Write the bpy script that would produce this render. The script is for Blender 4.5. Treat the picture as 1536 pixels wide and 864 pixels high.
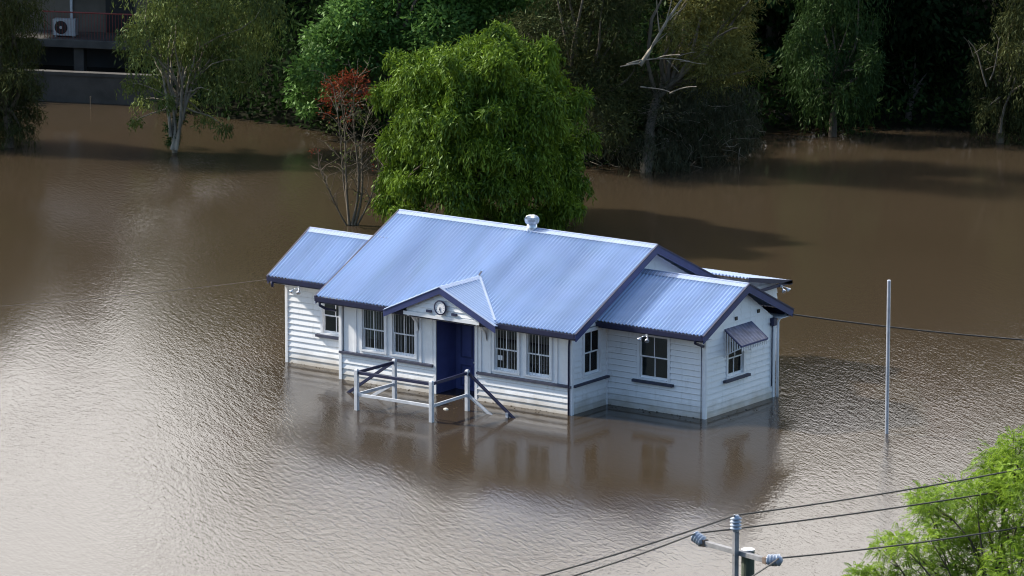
import bpy, bmesh, math
import numpy as np
for o in list(bpy.data.objects): bpy.data.objects.remove(o)
S = bpy.context.scene
col = S.collection
R_ = math.radians

# ---------------------------------------------------------------- camera
F = 8474.77; W0, H0 = 1536, 864
pitch, roll, yaw = R_(11.546), R_(.0824), R_(-35.3456)
CP = np.array([89.569, -129.2305, 35.8167])
fw = np.array([math.sin(yaw)*math.cos(pitch), math.cos(yaw)*math.cos(pitch), -math.sin(pitch)])
rt = np.array([math.cos(yaw), -math.sin(yaw), 0.0]); up = np.cross(rt, fw)
RT = rt*math.cos(roll)+up*math.sin(roll); UP = -rt*math.sin(roll)+up*math.cos(roll)
from mathutils import Matrix, Vector
cd = bpy.data.cameras.new('camera'); cam = bpy.data.objects.new('camera', cd); col.objects.link(cam)
m = Matrix.Identity(4)
for i in range(3):
    m[i][0] = RT[i]; m[i][1] = UP[i]; m[i][2] = -fw[i]; m[i][3] = CP[i]
cam.matrix_world = m
cd.sensor_width = 36; cd.lens = 36*F/W0; cd.clip_start = 1; cd.clip_end = 9000
cd.dof.use_dof = True; cd.dof.focus_distance = 163; cd.dof.aperture_fstop = 5.6
S.camera = cam
# ---------------------------------------------------------------- sun, sky, exposure
SUNV = np.array([-.79, -.19, .565]); SUNV /= np.linalg.norm(SUNV)
elev = math.asin(SUNV[2]); azim = math.atan2(SUNV[0], SUNV[1])
sl = bpy.data.lights.new('sun', 'SUN'); sl.energy = 3.3; sl.angle = R_(3); sl.color = (1, .93, .82)
so = bpy.data.objects.new('sun', sl); col.objects.link(so); so.location = (-60, -20, 60)
so.rotation_euler = Vector((-SUNV).tolist()).to_track_quat('-Z', 'Y').to_euler()
w = bpy.data.worlds.new("World"); S.world = w; w.use_nodes = True
nt = w.node_tree; N = nt.nodes; L = nt.links
bg = N['Background']; bg.inputs[1].default_value = .1
sky = N.new('ShaderNodeTexSky'); sky.sky_type = 'NISHITA'; sky.sun_disc = False
sky.sun_elevation = elev; sky.sun_rotation = azim; sky.air_density = 1.3; sky.dust_density = .6; sky.ozone_density = 2.5
tc = N.new('ShaderNodeTexCoord')
def wmath(op, a, b=None, nodes=N, links=L):
    n = nodes.new('ShaderNodeMath'); n.operation = op
    for i, v in enumerate((a, b)):
        if v is None: continue
        if isinstance(v, (int, float)): n.inputs[i].default_value = v
        else: links.new(v, n.inputs[i])
    return n.outputs[0]
# a bank of bright cloud low over the far bank, thin wisps elsewhere
noi = N.new('ShaderNodeTexNoise'); noi.inputs['Scale'].default_value = 2.2; noi.inputs['Detail'].default_value = 6
mp = N.new('ShaderNodeMapping'); mp.inputs['Scale'].default_value = (1, 1, 2.6)
L.new(tc.outputs['Generated'], mp.inputs[0]); L.new(mp.outputs[0], noi.inputs['Vector'])
dt = N.new('ShaderNodeVectorMath'); dt.operation = 'DOT_PRODUCT'; L.new(tc.outputs['Generated'], dt.inputs[0])
dt.inputs[1].default_value = (-.62, .70, .34)
mr = N.new('ShaderNodeMapRange'); L.new(dt.outputs['Value'], mr.inputs[0])
mr.inputs[1].default_value = .35; mr.inputs[2].default_value = .95; mr.inputs[3].default_value = -.16; mr.inputs[4].default_value = .62
cf = wmath('ADD', noi.outputs['Fac'], mr.outputs[0])
mr2 = N.new('ShaderNodeMapRange'); L.new(cf, mr2.inputs[0]); mr2.inputs[1].default_value = .48; mr2.inputs[2].default_value = .7
mx = N.new('ShaderNodeMix'); mx.data_type = 'RGBA'; L.new(mr2.outputs[0], mx.inputs[0]); L.new(sky.outputs[0], mx.inputs[6])
mx.inputs[7].default_value = (11.8, 11.5, 11.3, 1)
L.new(mx.outputs[2], bg.inputs[0])
S.view_settings.view_transform = 'Standard'; S.view_settings.look = 'None'
S.view_settings.exposure = 1.1; S.view_settings.gamma = 1; S.view_settings.use_curve_mapping = False
S.render.engine = 'CYCLES'
S.cycles.filter_width = 1.1; S.cycles.max_bounces = 6; S.cycles.transparent_max_bounces = 12

def ray(x, y): return fw+RT*(x-768)/F-UP*(y-432)/F
def onz(x, y, z=0.0):
    d = ray(x, y); return CP+d*((z-CP[2])/d[2])
def atd(x, y, t): return CP+ray(x, y)*t
def depth(p): return float((np.array(p)-CP)@fw)
AW = np.array([math.sin(yaw), math.cos(yaw), 0.])      # horizontal "away from the hill"
RG = rt.copy()

# ---------------------------------------------------------------- materials
def newmat(name):
    mm = bpy.data.materials.new(name); mm.use_nodes = True
    return mm, mm.node_tree.nodes, mm.node_tree.links, mm.node_tree.nodes['Principled BSDF']
def mat(name, c, rough=.6, metal=0, var=.12, vs=3., bump=0., bs=30., spec=.5, stretch=(1, 1, 1)):
    mm, n, l, p = newmat(name)
    t = n.new('ShaderNodeTexCoord'); mp = n.new('ShaderNodeMapping'); mp.inputs['Scale'].default_value = stretch
    l.new(t.outputs['Object'], mp.inputs[0])
    ns = n.new('ShaderNodeTexNoise'); ns.inputs['Scale'].default_value = vs; ns.inputs['Detail'].default_value = 5
    l.new(mp.outputs[0], ns.inputs['Vector'])
    r = n.new('ShaderNodeMapRange'); l.new(ns.outputs['Fac'], r.inputs[0])
    r.inputs[1].default_value = .3; r.inputs[2].default_value = .7; r.inputs[3].default_value = 1-var; r.inputs[4].default_value = 1+var
    v = n.new('ShaderNodeVectorMath'); v.operation = 'SCALE'; v.inputs[0].default_value = c[:3]; l.new(r.outputs[0], v.inputs['Scale'])
    l.new(v.outputs[0], p.inputs['Base Color'])
    p.inputs['Roughness'].default_value = rough; p.inputs['Metallic'].default_value = metal; p.inputs['Specular IOR Level'].default_value = spec
    if bump:
        n2 = n.new('ShaderNodeTexNoise'); n2.inputs['Scale'].default_value = bs; l.new(mp.outputs[0], n2.inputs['Vector'])
        b = n.new('ShaderNodeBump'); b.inputs['Strength'].default_value = bump; b.inputs['Distance'].default_value = .02
        l.new(n2.outputs['Fac'], b.inputs['Height']); l.new(b.outputs[0], p.inputs['Normal'])
    return mm
def wallpaint():
    # white paint with tide-mark silt staining low on the boards and faint streaks
    mm, n, l, p = newmat('white_paint')
    g = n.new('ShaderNodeNewGeometry'); sx = n.new('ShaderNodeSeparateXYZ'); l.new(g.outputs['Position'], sx.inputs[0])
    ns = n.new('ShaderNodeTexNoise'); ns.inputs['Scale'].default_value = 2.2; ns.inputs['Detail'].default_value = 7; l.new(g.outputs['Position'], ns.inputs['Vector'])
    mp = n.new('ShaderNodeMapping'); mp.inputs['Scale'].default_value = (7, 7, 1.2); l.new(g.outputs['Position'], mp.inputs[0])
    n2 = n.new('ShaderNodeTexNoise'); n2.inputs['Scale'].default_value = 1.3; n2.inputs['Detail'].default_value = 6; l.new(mp.outputs[0], n2.inputs['Vector'])
    hz = wmath('MULTIPLY', ns.outputs['Fac'], .55, n, l)
    a = wmath('SUBTRACT', hz, sx.outputs[2], n, l)
    r = n.new('ShaderNodeMapRange'); l.new(a, r.inputs[0]); r.inputs[1].default_value = -.2; r.inputs[2].default_value = .25; r.inputs[4].default_value = .8
    mx = n.new('ShaderNodeMix'); mx.data_type = 'RGBA'; l.new(r.outputs[0], mx.inputs[0])
    mx.inputs[6].default_value = (.85, .86, .88, 1); mx.inputs[7].default_value = (.36, .31, .24, 1)
    r2 = n.new('ShaderNodeMapRange'); l.new(n2.outputs['Fac'], r2.inputs[0]); r2.inputs[1].default_value = .55; r2.inputs[2].default_value = .8; r2.inputs[4].default_value = .45
    m2 = n.new('ShaderNodeMix'); m2.data_type = 'RGBA'; l.new(r2.outputs[0], m2.inputs[0]); l.new(mx.outputs[2], m2.inputs[6]); m2.inputs[7].default_value = (.52, .52, .50, 1)
    l.new(m2.outputs[2], p.inputs['Base Color']); p.inputs['Roughness'].default_value = .55
    return mm
M = {}
M['white'] = wallpaint()
M['trim'] = mat('white_trim', (.85, .86, .88), .5, var=.05, vs=4)
M['navy'] = mat('navy_paint', (.016, .020, .062), .45, var=.2, vs=3)
M['navyL'] = mat('barge_blue_paint', (.036, .050, .155), .45, var=.15, vs=3)
M['sillm'] = mat('sill_paint', (.045, .05, .085), .6, var=.25, vs=6)
M['door'] = mat('door_blue', (.075, .098, .27), .45, var=.15, vs=3)
M['roof'] = mat('blue_grey_roof_steel', (.42, .53, .74), .36, metal=.4, var=.13, vs=1.2, stretch=(1, .15, .3))
M['ridge'] = mat('pale_ridge_steel', (.33, .40, .56), .5, metal=.2, var=.08, vs=2)
M['hood'] = mat('hood_steel', (.10, .12, .2), .45, metal=.2, var=.35, vs=6)
M['galv'] = mat('galvanised', (.62, .65, .7), .3, metal=.75, var=.15, vs=8)
M['galvpole'] = mat('galvanised_pole', (.55, .58, .66), .4, metal=.5, var=.15, vs=4)
M['post'] = mat('weathered_white_post', (.56, .58, .62), .65, var=.18, vs=5)
M['wood'] = mat('treated_pole', (.085, .105, .075), .85, var=.3, vs=6, bump=.4, stretch=(3, 3, .4))
M['arm'] = mat('grey_crossarm', (.24, .24, .25), .8, var=.25, vs=7, bump=.3, stretch=(1, 1, 1))
M['porc'] = mat('insulator_glaze', (.38, .44, .54), .25, var=.1, vs=8)
M['wire'] = mat('black_wire', (.03, .028, .027), .6, var=.05)
M['rust'] = mat('rusty_bracket', (.18, .13, .10), .7, var=.3, vs=9)
M['blind'] = mat('cream_blind', (.55, .5, .4), .8, var=.1)
M['cream'] = mat('tan_render', (.13, .11, .09), .9, var=.25, vs=1.2)
M['conc'] = mat('stained_concrete', (.07, .063, .056), .9, var=.3, vs=1.5, bump=.3)
M['redrail'] = mat('red_rail', (.22, .035, .025), .5, var=.1)
M['dark'] = mat('dark_opening', (.012, .012, .014), .5, var=.1)
M['slate'] = mat('blue_grey_panel', (.10, .11, .14), .7, var=.2, vs=1)
M['rock'] = mat('river_rock', (.035, .03, .025), .9, var=.35, vs=2, bump=.5, bs=9)
M['foam'] = mat('foam_scrap', (.6, .58, .52), .8, var=.2, vs=20)
M['acw'] = mat('white_enamel', (.45, .46, .47), .4, var=.05)
M['bark_pale'] = mat('pale_bark', (.22, .19, .145), .85, var=.6, vs=3, bump=.4, stretch=(2, 2, .5))
M['bark'] = mat('brown_bark', (.09, .07, .05), .9, var=.35, vs=4, bump=.5, stretch=(3, 3, .6))
M['bark_grey'] = mat('grey_bark', (.12, .098, .07), .9, var=.35, vs=4, bump=.4, stretch=(3, 3, .6))
M['soil'] = mat('silty_bank_soil', (.013, .014, .008), .95, var=.35, vs=.3, bump=.5, bs=2, spec=.05)
# window glass: see-through with a Fresnel reflection
def glassmat():
    mm, n, l, p = newmat('window_glass'); n.remove(p)
    fr = n.new('ShaderNodeFresnel'); fr.inputs[0].default_value = 1.33
    tr = n.new('ShaderNodeBsdfTransparent'); tr.inputs[0].default_value = (.6, .65, .65, 1)
    gl = n.new('ShaderNodeBsdfGlossy'); gl.inputs['Roughness'].default_value = .03
    g = n.new('ShaderNodeNewGeometry'); ns = n.new('ShaderNodeTexNoise'); ns.inputs['Scale'].default_value = 1.5; l.new(g.outputs['Position'], ns.inputs['Vector'])
    b = n.new('ShaderNodeBump'); b.inputs['Strength'].default_value = .15; b.inputs['Distance'].default_value = .02
    l.new(ns.outputs['Fac'], b.inputs['Height']); l.new(b.outputs[0], gl.inputs['Normal'])
    ms = n.new('ShaderNodeMixShader'); l.new(fr.outputs[0], ms.inputs[0]); l.new(tr.outputs[0], ms.inputs[1]); l.new(gl.outputs[0], ms.inputs[2])
    l.new(ms.outputs[0], n['Material Output'].inputs[0]); return mm
M['glass'] = glassmat()
def leafmat(name, ca, cb, trans=.35, big=.5, gloss=None):
    gloss = min(.03, cb[1]*.25) if gloss is None else gloss
    mm, n, l, p = newmat(name); n.remove(p)
    g = n.new('ShaderNodeNewGeometry'); ns = n.new('ShaderNodeTexNoise'); ns.inputs['Scale'].default_value = big; ns.inputs['Detail'].default_value = 3
    l.new(g.outputs['Position'], ns.inputs['Vector'])
    a = wmath('MULTIPLY', g.outputs['Random Per Island'], .55, n, l)
    r = n.new('ShaderNodeMapRange'); l.new(ns.outputs['Fac'], r.inputs[0]); r.inputs[1].default_value = .35; r.inputs[2].default_value = .65; r.inputs[4].default_value = .45
    f = wmath('ADD', a, r.outputs[0], n, l)
    mx = n.new('ShaderNodeMix'); mx.data_type = 'RGBA'; l.new(f, mx.inputs[0]); mx.inputs[6].default_value = (*ca, 1); mx.inputs[7].default_value = (*cb, 1)
    di = n.new('ShaderNodeBsdfDiffuse'); l.new(mx.outputs[2], di.inputs[0])
    tr = n.new('ShaderNodeBsdfTranslucent'); l.new(mx.outputs[2], tr.inputs[0])
    ms = n.new('ShaderNodeMixShader'); ms.inputs[0].default_value = trans; l.new(di.outputs[0], ms.inputs[1]); l.new(tr.outputs[0], ms.inputs[2])
    gl = n.new('ShaderNodeBsdfGlossy'); gl.inputs['Roughness'].default_value = .45; gl.inputs[0].default_value = (.55, .7, .45, 1)
    m2 = n.new('ShaderNodeMixShader'); m2.inputs[0].default_value = gloss; l.new(ms.outputs[0], m2.inputs[1]); l.new(gl.outputs[0], m2.inputs[2])
    l.new(m2.outputs[0], n['Material Output'].inputs[0]); return mm
M['lf_green'] = leafmat('fresh_green_leaves', (.012, .040, .005), (.165, .26, .022), .28, .75)
M['lf_jac'] = leafmat('mid_green_leaves', (.020, .060, .012), (.14, .27, .062), .35, .4)
M['lf_euc'] = leafmat('gum_leaves', (.022, .040, .012), (.17, .21, .055), .3, .5)
M['lf_olive'] = leafmat('olive_needles', (.016, .023, .009), (.072, .076, .024), .2, .4)
M['lf_brown'] = leafmat('silted_twigs', (.022, .025, .014), (.070, .068, .042), .15, .4)
M['lf_willow'] = leafmat('willow_leaves', (.012, .032, .008), (.050, .090, .024), .3, .5)
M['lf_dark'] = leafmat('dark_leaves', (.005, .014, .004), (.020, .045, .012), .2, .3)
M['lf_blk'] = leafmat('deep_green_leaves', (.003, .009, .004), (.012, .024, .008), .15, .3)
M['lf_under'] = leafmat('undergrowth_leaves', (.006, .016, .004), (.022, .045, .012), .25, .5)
M['lf_gold'] = leafmat('golden_olive_needles', (.04, .045, .012), (.19, .18, .045), .3, .6)
M['lf_red'] = leafmat('coral_blossom', (.09, .018, .010), (.24, .045, .022), .3, 1.)
M['lf_fg'] = leafmat('sunlit_pinnate_leaves', (.09, .18, .02), (.34, .48, .05), .45, .8)
M['lf_bamb'] = leafmat('palm_fronds', (.006, .035, .012), (.015, .075, .028), .2, .5)

# ---------------------------------------------------------------- builders
def tag(o, label=None, cat=None, group=None, kind=None):
    if label: o['label'] = label
    if cat: o['category'] = cat
    if group: o['group'] = group
    if kind: o['kind'] = kind
    return o
def empty(name, loc, label=None, cat=None, group=None):
    o = bpy.data.objects.new(name, None); col.objects.link(o); o.location = tuple(map(float, loc)); o.empty_display_size = .3
    o['label'] = label; o['category'] = cat
    if group: o['group'] = group
    return o
def rootloc(p):
    while p.parent: p = p.parent
    return np.array(p.location)
class MB:
    def __init__(s): s.v = []; s.f = []; s.n = 0
    def add(s, vs, fs):
        s.v.append(np.asarray(vs, float)); b = s.n; s.f += [tuple(i+b for i in f) for f in fs]; s.n += len(vs)
    def hexa(s, p):  # 8 points bottom 4, top 4
        s.add(p, [(0, 3, 2, 1), (4, 5, 6, 7), (0, 1, 5, 4), (1, 2, 6, 5), (2, 3, 7, 6), (3, 0, 4, 7)])
    def box(s, x0, x1, y0, y1, z0, z1, T=None):
        p = np.array([(x0, y0, z0), (x1, y0, z0), (x1, y1, z0), (x0, y1, z0), (x0, y0, z1), (x1, y0, z1), (x1, y1, z1), (x0, y1, z1)], float)
        if T: p = np.array([T(*q) for q in p])
        s.hexa(p)
    def bar(s, a, b, w, h, upv=(0, 0, 1)):
        a = np.array(a, float); b = np.array(b, float); d = b-a; d /= np.linalg.norm(d)
        u = np.array(upv, float); sd = np.cross(d, u); sd /= np.linalg.norm(sd); u = np.cross(sd, d)
        p = [a-sd*w/2-u*h/2, a+sd*w/2-u*h/2, b+sd*w/2-u*h/2, b-sd*w/2-u*h/2, a-sd*w/2+u*h/2, a+sd*w/2+u*h/2, b+sd*w/2+u*h/2, b-sd*w/2+u*h/2]
        s.hexa(p)
    def prism(s, poly, d):  # planar polygon extruded by vector d
        poly = np.array(poly, float); n = len(poly); d = np.array(d, float)
        fs = [tuple(range(n)), tuple(range(2*n-1, n-1, -1))]+[(i, (i+1) % n, (i+1) % n+n, i+n) for i in range(n)]
        s.add(np.vstack([poly, poly+d]), fs)
    def tube(s, pts, rad, k=8, cap=True):
        pts = np.array(pts, float); n = len(pts); rad = np.broadcast_to(rad, (n,))
        vs = []
        ref = np.array([.3, .1, .95]);
        for i in range(n):
            d = pts[min(i+1, n-1)]-pts[max(i-1, 0)]; d = d/(np.linalg.norm(d)+1e-9)
            rf = ref if abs(d@ref/np.linalg.norm(ref)) < .95 else np.array([1., 0, 0])
            a = np.cross(d, rf); a /= np.linalg.norm(a); b = np.cross(d, a)
            for j in range(k):
                t = 2*math.pi*j/k; vs.append(pts[i]+rad[i]*(a*math.cos(t)+b*math.sin(t)))
        fs = [(i*k+j, i*k+(j+1) % k, (i+1)*k+(j+1) % k, (i+1)*k+j) for i in range(n-1) for j in range(k)]
        if cap: fs += [tuple(range(k-1, -1, -1)), tuple(range((n-1)*k, n*k))]
        s.add(vs, fs)
    def lathe(s, c, prof, k=20, axis=(0, 0, 1)):
        c = np.array(c, float); ax = np.array(axis, float); ax /= np.linalg.norm(ax)
        a = np.cross(ax, (1, 0, 0) if abs(ax[0]) < .9 else (0, 1, 0)); a /= np.linalg.norm(a); b = np.cross(ax, a)
        vs = [c+ax*h+r*(a*math.cos(2*math.pi*j/k)+b*math.sin(2*math.pi*j/k)) for r, h in prof for j in range(k)]
        n = len(prof)
        fs = [(i*k+j, i*k+(j+1) % k, (i+1)*k+(j+1) % k, (i+1)*k+j) for i in range(n-1) for j in range(k)]
        fs += [tuple(range(k-1, -1, -1)), tuple(range((n-1)*k, n*k))]
        s.add(vs, fs)
    def build(s, name, mt, parent=None, smooth=False, loc=None, bevel=0):
        v = np.vstack(s.v)
        off = rootloc(parent) if parent is not None else (np.array(loc, float) if loc is not None else np.zeros(3))
        me = bpy.data.meshes.new(name); me.from_pydata((v-off).tolist(), [], s.f)
        bm = bmesh.new(); bm.from_mesh(me); bmesh.ops.recalc_face_normals(bm, faces=bm.faces); bm.to_mesh(me); bm.free()
        me.materials.append(mt)
        if smooth: me.polygons.foreach_set('use_smooth', [True]*len(me.polygons))
        o = bpy.data.objects.new(name, me); col.objects.link(o)
        if parent is not None: o.parent = parent
        else: o.location = tuple(off)
        if bevel:
            b = o.modifiers.new('b', 'BEVEL'); b.width = bevel; b.segments = 2
        return o
def fastmesh(name, V, quads, mt, parent=None, loc=None):
    """numpy quads -> one mesh object"""
    off = rootloc(parent) if parent is not None else (np.array(loc, float) if loc is not None else np.zeros(3))
    V = (V-off).astype(np.float32); nq = len(quads)
    me = bpy.data.meshes.new(name); me.vertices.add(len(V)); me.vertices.foreach_set('co', V.ravel())
    me.loops.add(nq*4); me.loops.foreach_set('vertex_index', quads.astype(np.int32).ravel())
    me.polygons.add(nq); me.polygons.foreach_set('loop_start', np.arange(0, nq*4, 4, dtype=np.int32)); me.polygons.foreach_set('loop_total', np.full(nq, 4, dtype=np.int32))
    me.update(calc_edges=True); me.materials.append(mt)
    o = bpy.data.objects.new(name, me); col.objects.link(o)
    if parent is not None: o.parent = parent
    else: o.location = tuple(off)
    return o
def nrm(a): return a/(np.linalg.norm(a, axis=-1, keepdims=True)+1e-9)

# ================================================================ THE SETTING
rng = np.random.default_rng(7)
def sa(p):   # world -> (across, away) from the foot of the camera
    d = np.asarray(p)[..., :2]-CP[:2]; return d@RG[:2], d@AW[:2]
# far bank line (away distance as function of across), from the waterline
bank_px = [(-600, 150), (0, 152), (70, 155), (250, 165), (430, 185), (620, 225), (880, 250), (1000, 235), (1130, 205), (1200, 190), (1400, 190), (1536, 200), (2100, 210)]
bp = np.array([sa(onz(x, y)) for x, y in bank_px])
def bankaway(s): return np.interp(s, bp[:, 0], bp[:, 1])
def vnoise(x, y, seed=0):
    xi = np.floor(x).astype(int); yi = np.floor(y).astype(int); fx = x-xi; fy = y-yi
    fx = fx*fx*(3-2*fx); fy = fy*fy*(3-2*fy)
    def h(a, b):
        n = (a*374761393+b*668265263+seed*974711) & 0x7fffffff; n = ((n ^ (n >> 13))*1274126177) & 0x7fffffff
        return ((n ^ (n >> 16)) & 0xffff)/65535.
    return (h(xi, yi)*(1-fx)+h(xi+1, yi)*fx)*(1-fy)+(h(xi, yi+1)*(1-fx)+h(xi+1, yi+1)*fx)*fy
def fbm(x, y, seed=0, o=4):
    t = 0; a = .5
    for i in range(o): t = t+a*vnoise(x*2**i, y*2**i, seed+i); a *= .5
    return t
SB = sa(onz(330, 170))[0]
def terrain(s, a):
    d = a-bankaway(s)                      # beyond the far bank
    far = np.where(d > 0, 5*(1-np.exp(-np.clip(d, 0, None)/16))+np.clip(d-40, 0, 400)*.03, np.maximum(d*.15, -3))
    lowb = np.clip((-2.0-(s-SB))/2.0, 0, 1); far = np.where(d > 0, far*(1-lowb)+lowb*np.minimum(far, -.6+np.clip(d-16, 0, 99)*.3), far)
    far = far+np.where(d > 0, (fbm(s/5, a/5, 3)-.5)*1.2*np.clip(d/6, 0, 1), 0)
    nr = np.clip((124-a)/124, 0, 1.6); near = np.where(a < 124, 33.5*nr**1.35, np.maximum((124-a)*.1, -3))
    return np.maximum(far, near)
# one ground sheet out to the horizon, finer near the water's edge
ga = np.concatenate([np.linspace(-1500, -60, 12), np.linspace(-50, 180, 60), np.linspace(182, 290, 90), np.linspace(300, 5000, 30)])
gs = np.concatenate([np.linspace(-4000, -120, 24), np.linspace(-110, 110, 150), np.linspace(120, 4000, 24)])
SS, AA = np.meshgrid(gs, ga); ZZ = terrain(SS, AA)
P = CP[:2]+SS[..., None]*RG[:2]+AA[..., None]*AW[:2]
V = np.concatenate([P, ZZ[..., None]], -1).reshape(-1, 3)
ny, nx = SS.shape
def gridq(ny, nx):
    i = np.arange(ny-1)[:, None]*nx+np.arange(nx-1)[None]; return np.stack([i, i+1, i+nx+1, i+nx], -1).reshape(-1, 4)
g = fastmesh('ground', V, gridq(ny, nx), M['soil']); tag(g, kind='structure'); g['label'] = 'dark silty river bank and valley floor'
for p_ in g.data.polygons: p_.use_smooth = True
def gz(p):
    s, a = sa(p); return float(terrain(np.array(s), np.array(a)))

# ---- water: brown turbid flood, ruffled by wind in patches
def watermat():
    mm, n, l, p = newmat('flood_water')
    g = n.new('ShaderNodeNewGeometry')
    at = n.new('ShaderNodeAttribute'); at.attribute_name = 'ruffle'
    rot = n.new('ShaderNodeMapping'); rot.vector_type = 'POINT'; rot.inputs['Rotation'].default_value = (0, 0, -yaw+R_(3)); l.new(g.outputs['Position'], rot.inputs[0])
    hs = []
    for sc, st, amp, det in ((1.0, (2.3, 8.0, 1), .021, 3), (1.0, (5.5, 19.0, 1), .0125, 2), (1.0, (.35, 1.5, 1), .014, 2)):
        mp = n.new('ShaderNodeMapping'); mp.inputs['Scale'].default_value = st; l.new(rot.outputs[0], mp.inputs[0])
        ns = n.new('ShaderNodeTexNoise'); ns.inputs['Scale'].default_value = sc; ns.inputs['Detail'].default_value = det; ns.inputs['Roughness'].default_value = .5
        ns.inputs['Distortion'].default_value = .15
        l.new(mp.outputs[0], ns.inputs['Vector'])
        hs.append(wmath('MULTIPLY', ns.outputs['Fac'], amp, n, l))
    h = wmath('ADD', wmath('ADD', hs[0], hs[1], n, l), hs[2], n, l)
    h = wmath('MULTIPLY', h, at.outputs['Fac'], n, l)
    b = n.new('ShaderNodeBump'); b.inputs['Strength'].default_value = 1; b.inputs['Distance'].default_value = 1; l.new(h, b.inputs['Height'])
    l.new(b.outputs[0], p.inputs['Normal'])
    ns = n.new('ShaderNodeTexNoise'); ns.inputs['Scale'].default_value = .08; ns.inputs['Detail'].default_value = 4; l.new(g.outputs['Position'], ns.inputs['Vector'])
    mx = n.new('ShaderNodeMix'); mx.data_type = 'RGBA'; l.new(ns.outputs['Fac'], mx.inputs[0])
    mx.inputs[6].default_value = (.036, .026, .015, 1); mx.inputs[7].default_value = (.052, .038, .024, 1)
    l.new(mx.outputs[2], p.inputs['Base Color']); p.inputs['Roughness'].default_value = .09; p.inputs['IOR'].default_value = 1.33
    return mm
M['water'] = watermat()
wa = np.concatenate([np.linspace(112, 134, 10), np.linspace(135, 235, 400), np.linspace(238, 300, 8)])
ws = np.concatenate([np.linspace(-4000, -30, 20), np.linspace(-28, 28, 240), np.linspace(30, 4000, 20)])
SS, AA = np.meshgrid(ws, wa)
P = CP[:2]+SS[..., None]*RG[:2]+AA[..., None]*AW[:2]
V = np.concatenate([P, np.zeros_like(SS)[..., None]], -1).reshape(-1, 3)
wt = fastmesh('water', V, gridq(*SS.shape), M['water']); tag(wt, kind='structure'); wt['label'] = 'brown flood water ruffled by wind in patches'
s_, a_ = SS.ravel(), AA.ravel()
s_ = s_+(fbm(s_/3, a_/6, 11)-.5)*3.0; a_ = a_+(fbm(s_/3, a_/6, 23)-.5)*9
def blob(px, py, rx, ry, soft=.45):   # wind patch: centre seen at (px,py); size in metres across / away
    c = sa(onz(px, py)); q = np.sqrt(((s_-c[0])/rx)**2+((a_-c[1])/ry)**2); return np.clip((1+soft-q)/(2*soft), 0, 1)
ruf = np.full(s_.shape, .16)
for px, py, rx, ry, v in [(300, 700, 9.5, 24, .58), (370, 420, 4.4, 26, .66), (250, 280, 3.0, 16, .62), (600, 860, 16, 8, .48), (1340, 620, 6.5, 16, .55), (1480, 520, 5, 18, .5), (60, 640, 7, 16, .5), (100, 800, 10, 12, .5), (1340, 800, 8, 8, .36), (1530, 400, 2.6, 12, .35)]:
    ruf = np.maximum(ruf, .16+(v-.16)*blob(px, py, rx, ry))
for px, py, rx, ry, v in [(30, 430, 2.3, 14, .22), (860, 660, 6.6, 6.5, .12), (700, 400, 5.0, 22, .25), (1250, 320, 8, 10, .12), (490, 590, .9, 3.5, .14)]:
    k = blob(px, py, rx, ry); ruf = ruf*(1-k)+v*k
ruf = ruf*(.75+.5*fbm(s_/1.5, a_/5, 41))
at = wt.data.attributes.new('ruffle', 'FLOAT', 'POINT'); at.data.foreach_set('value', ruf.astype(np.float32))

# ================================================================ THE HOUSE
HL, D1, W1, DW = 8.22, 1.80, 3.36, 3.56
YR, HR, YE, HE = 3.71, 4.39, -.42, 2.49          # main ridge and front eave (top of sheet)
BK = 2*YR                                        # back wall of the main body
house = empty('weatherboard_house', (-3.6, 3.7, 0), 'white weatherboard building with pale blue corrugated roofs standing in the flood water', 'house')
def TF(Y):   # front-facing wall at y=Y : (u along X, n outward, z)
    return lambda u, n, z: (u, Y-n, z)
def TS(X):   # right-facing wall at x=X : u along Y
    return lambda u, n, z: (X+n, u, z)
def TB(Y): return lambda u, n, z: (u, Y+n, z)
def TL(X): return lambda u, n, z: (X-n, u, z)
def boards(mb, T, u0, u1, z0, z1, holes=(), top=None, pitch=.172, first=-.35):
    """lapped weatherboards; top=(peak_u, peak_z, eave_z) clips to a gable"""
    cuts = sorted({z for h in holes for z in h[2:4]})
    z = first
    while z < z1:
        zb, zt = max(z, z0), min(z+pitch, z1)
        gr = z+pitch-.014; lv = sorted([zb, zt]+[c for c in list(cuts)+[gr] if zb+1e-5 < c < zt-1e-5])
        for a, b in zip(lv, lv[1:]):
            if b-a < 1e-4: continue
            rec = (a+b)/2 > gr
            def off(q): return -.016 if rec else .036*(1-(q-z)/pitch)+.003
            spans = [(u0, u1)]
            for h in holes:
                if h[2] < (a+b)/2 < h[3]:
                    ns = []
                    for s0, s1 in spans:
                        if h[0] > s0: ns.append((s0, min(h[0], s1)))
                        if h[1] < s1: ns.append((max(h[1], s0), s1))
                    spans = [x for x in ns if x[1]-x[0] > 1e-4]
            for s0, s1 in spans:
                c = [s0, s1, s0, s1]
                if top:
                    pu, pz, ez = top
                    def lim(q):
                        k = np.clip((pz-q)/(pz-ez), 0, 1); return pu-(pu-u0)*k, pu+(u1-pu)*k
                    la, lb = lim(a), lim(b)
                    c = [max(s0, la[0]), min(s1, la[1]), max(s0, lb[0]), min(s1, lb[1])]
                    if c[1]-c[0] < .01: continue
                    if c[3] < c[2]: c[2] = c[3] = (c[2]+c[3])/2
                pts = [T(c[0], -.03, a), T(c[1], -.03, a), T(c[1], off(a), a), T(c[0], off(a), a), T(c[2], -.03, b), T(c[3], -.03, b), T(c[3], off(b), b), T(c[2], off(b), b)]
                mb.hexa(pts)
        z += pitch
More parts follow.
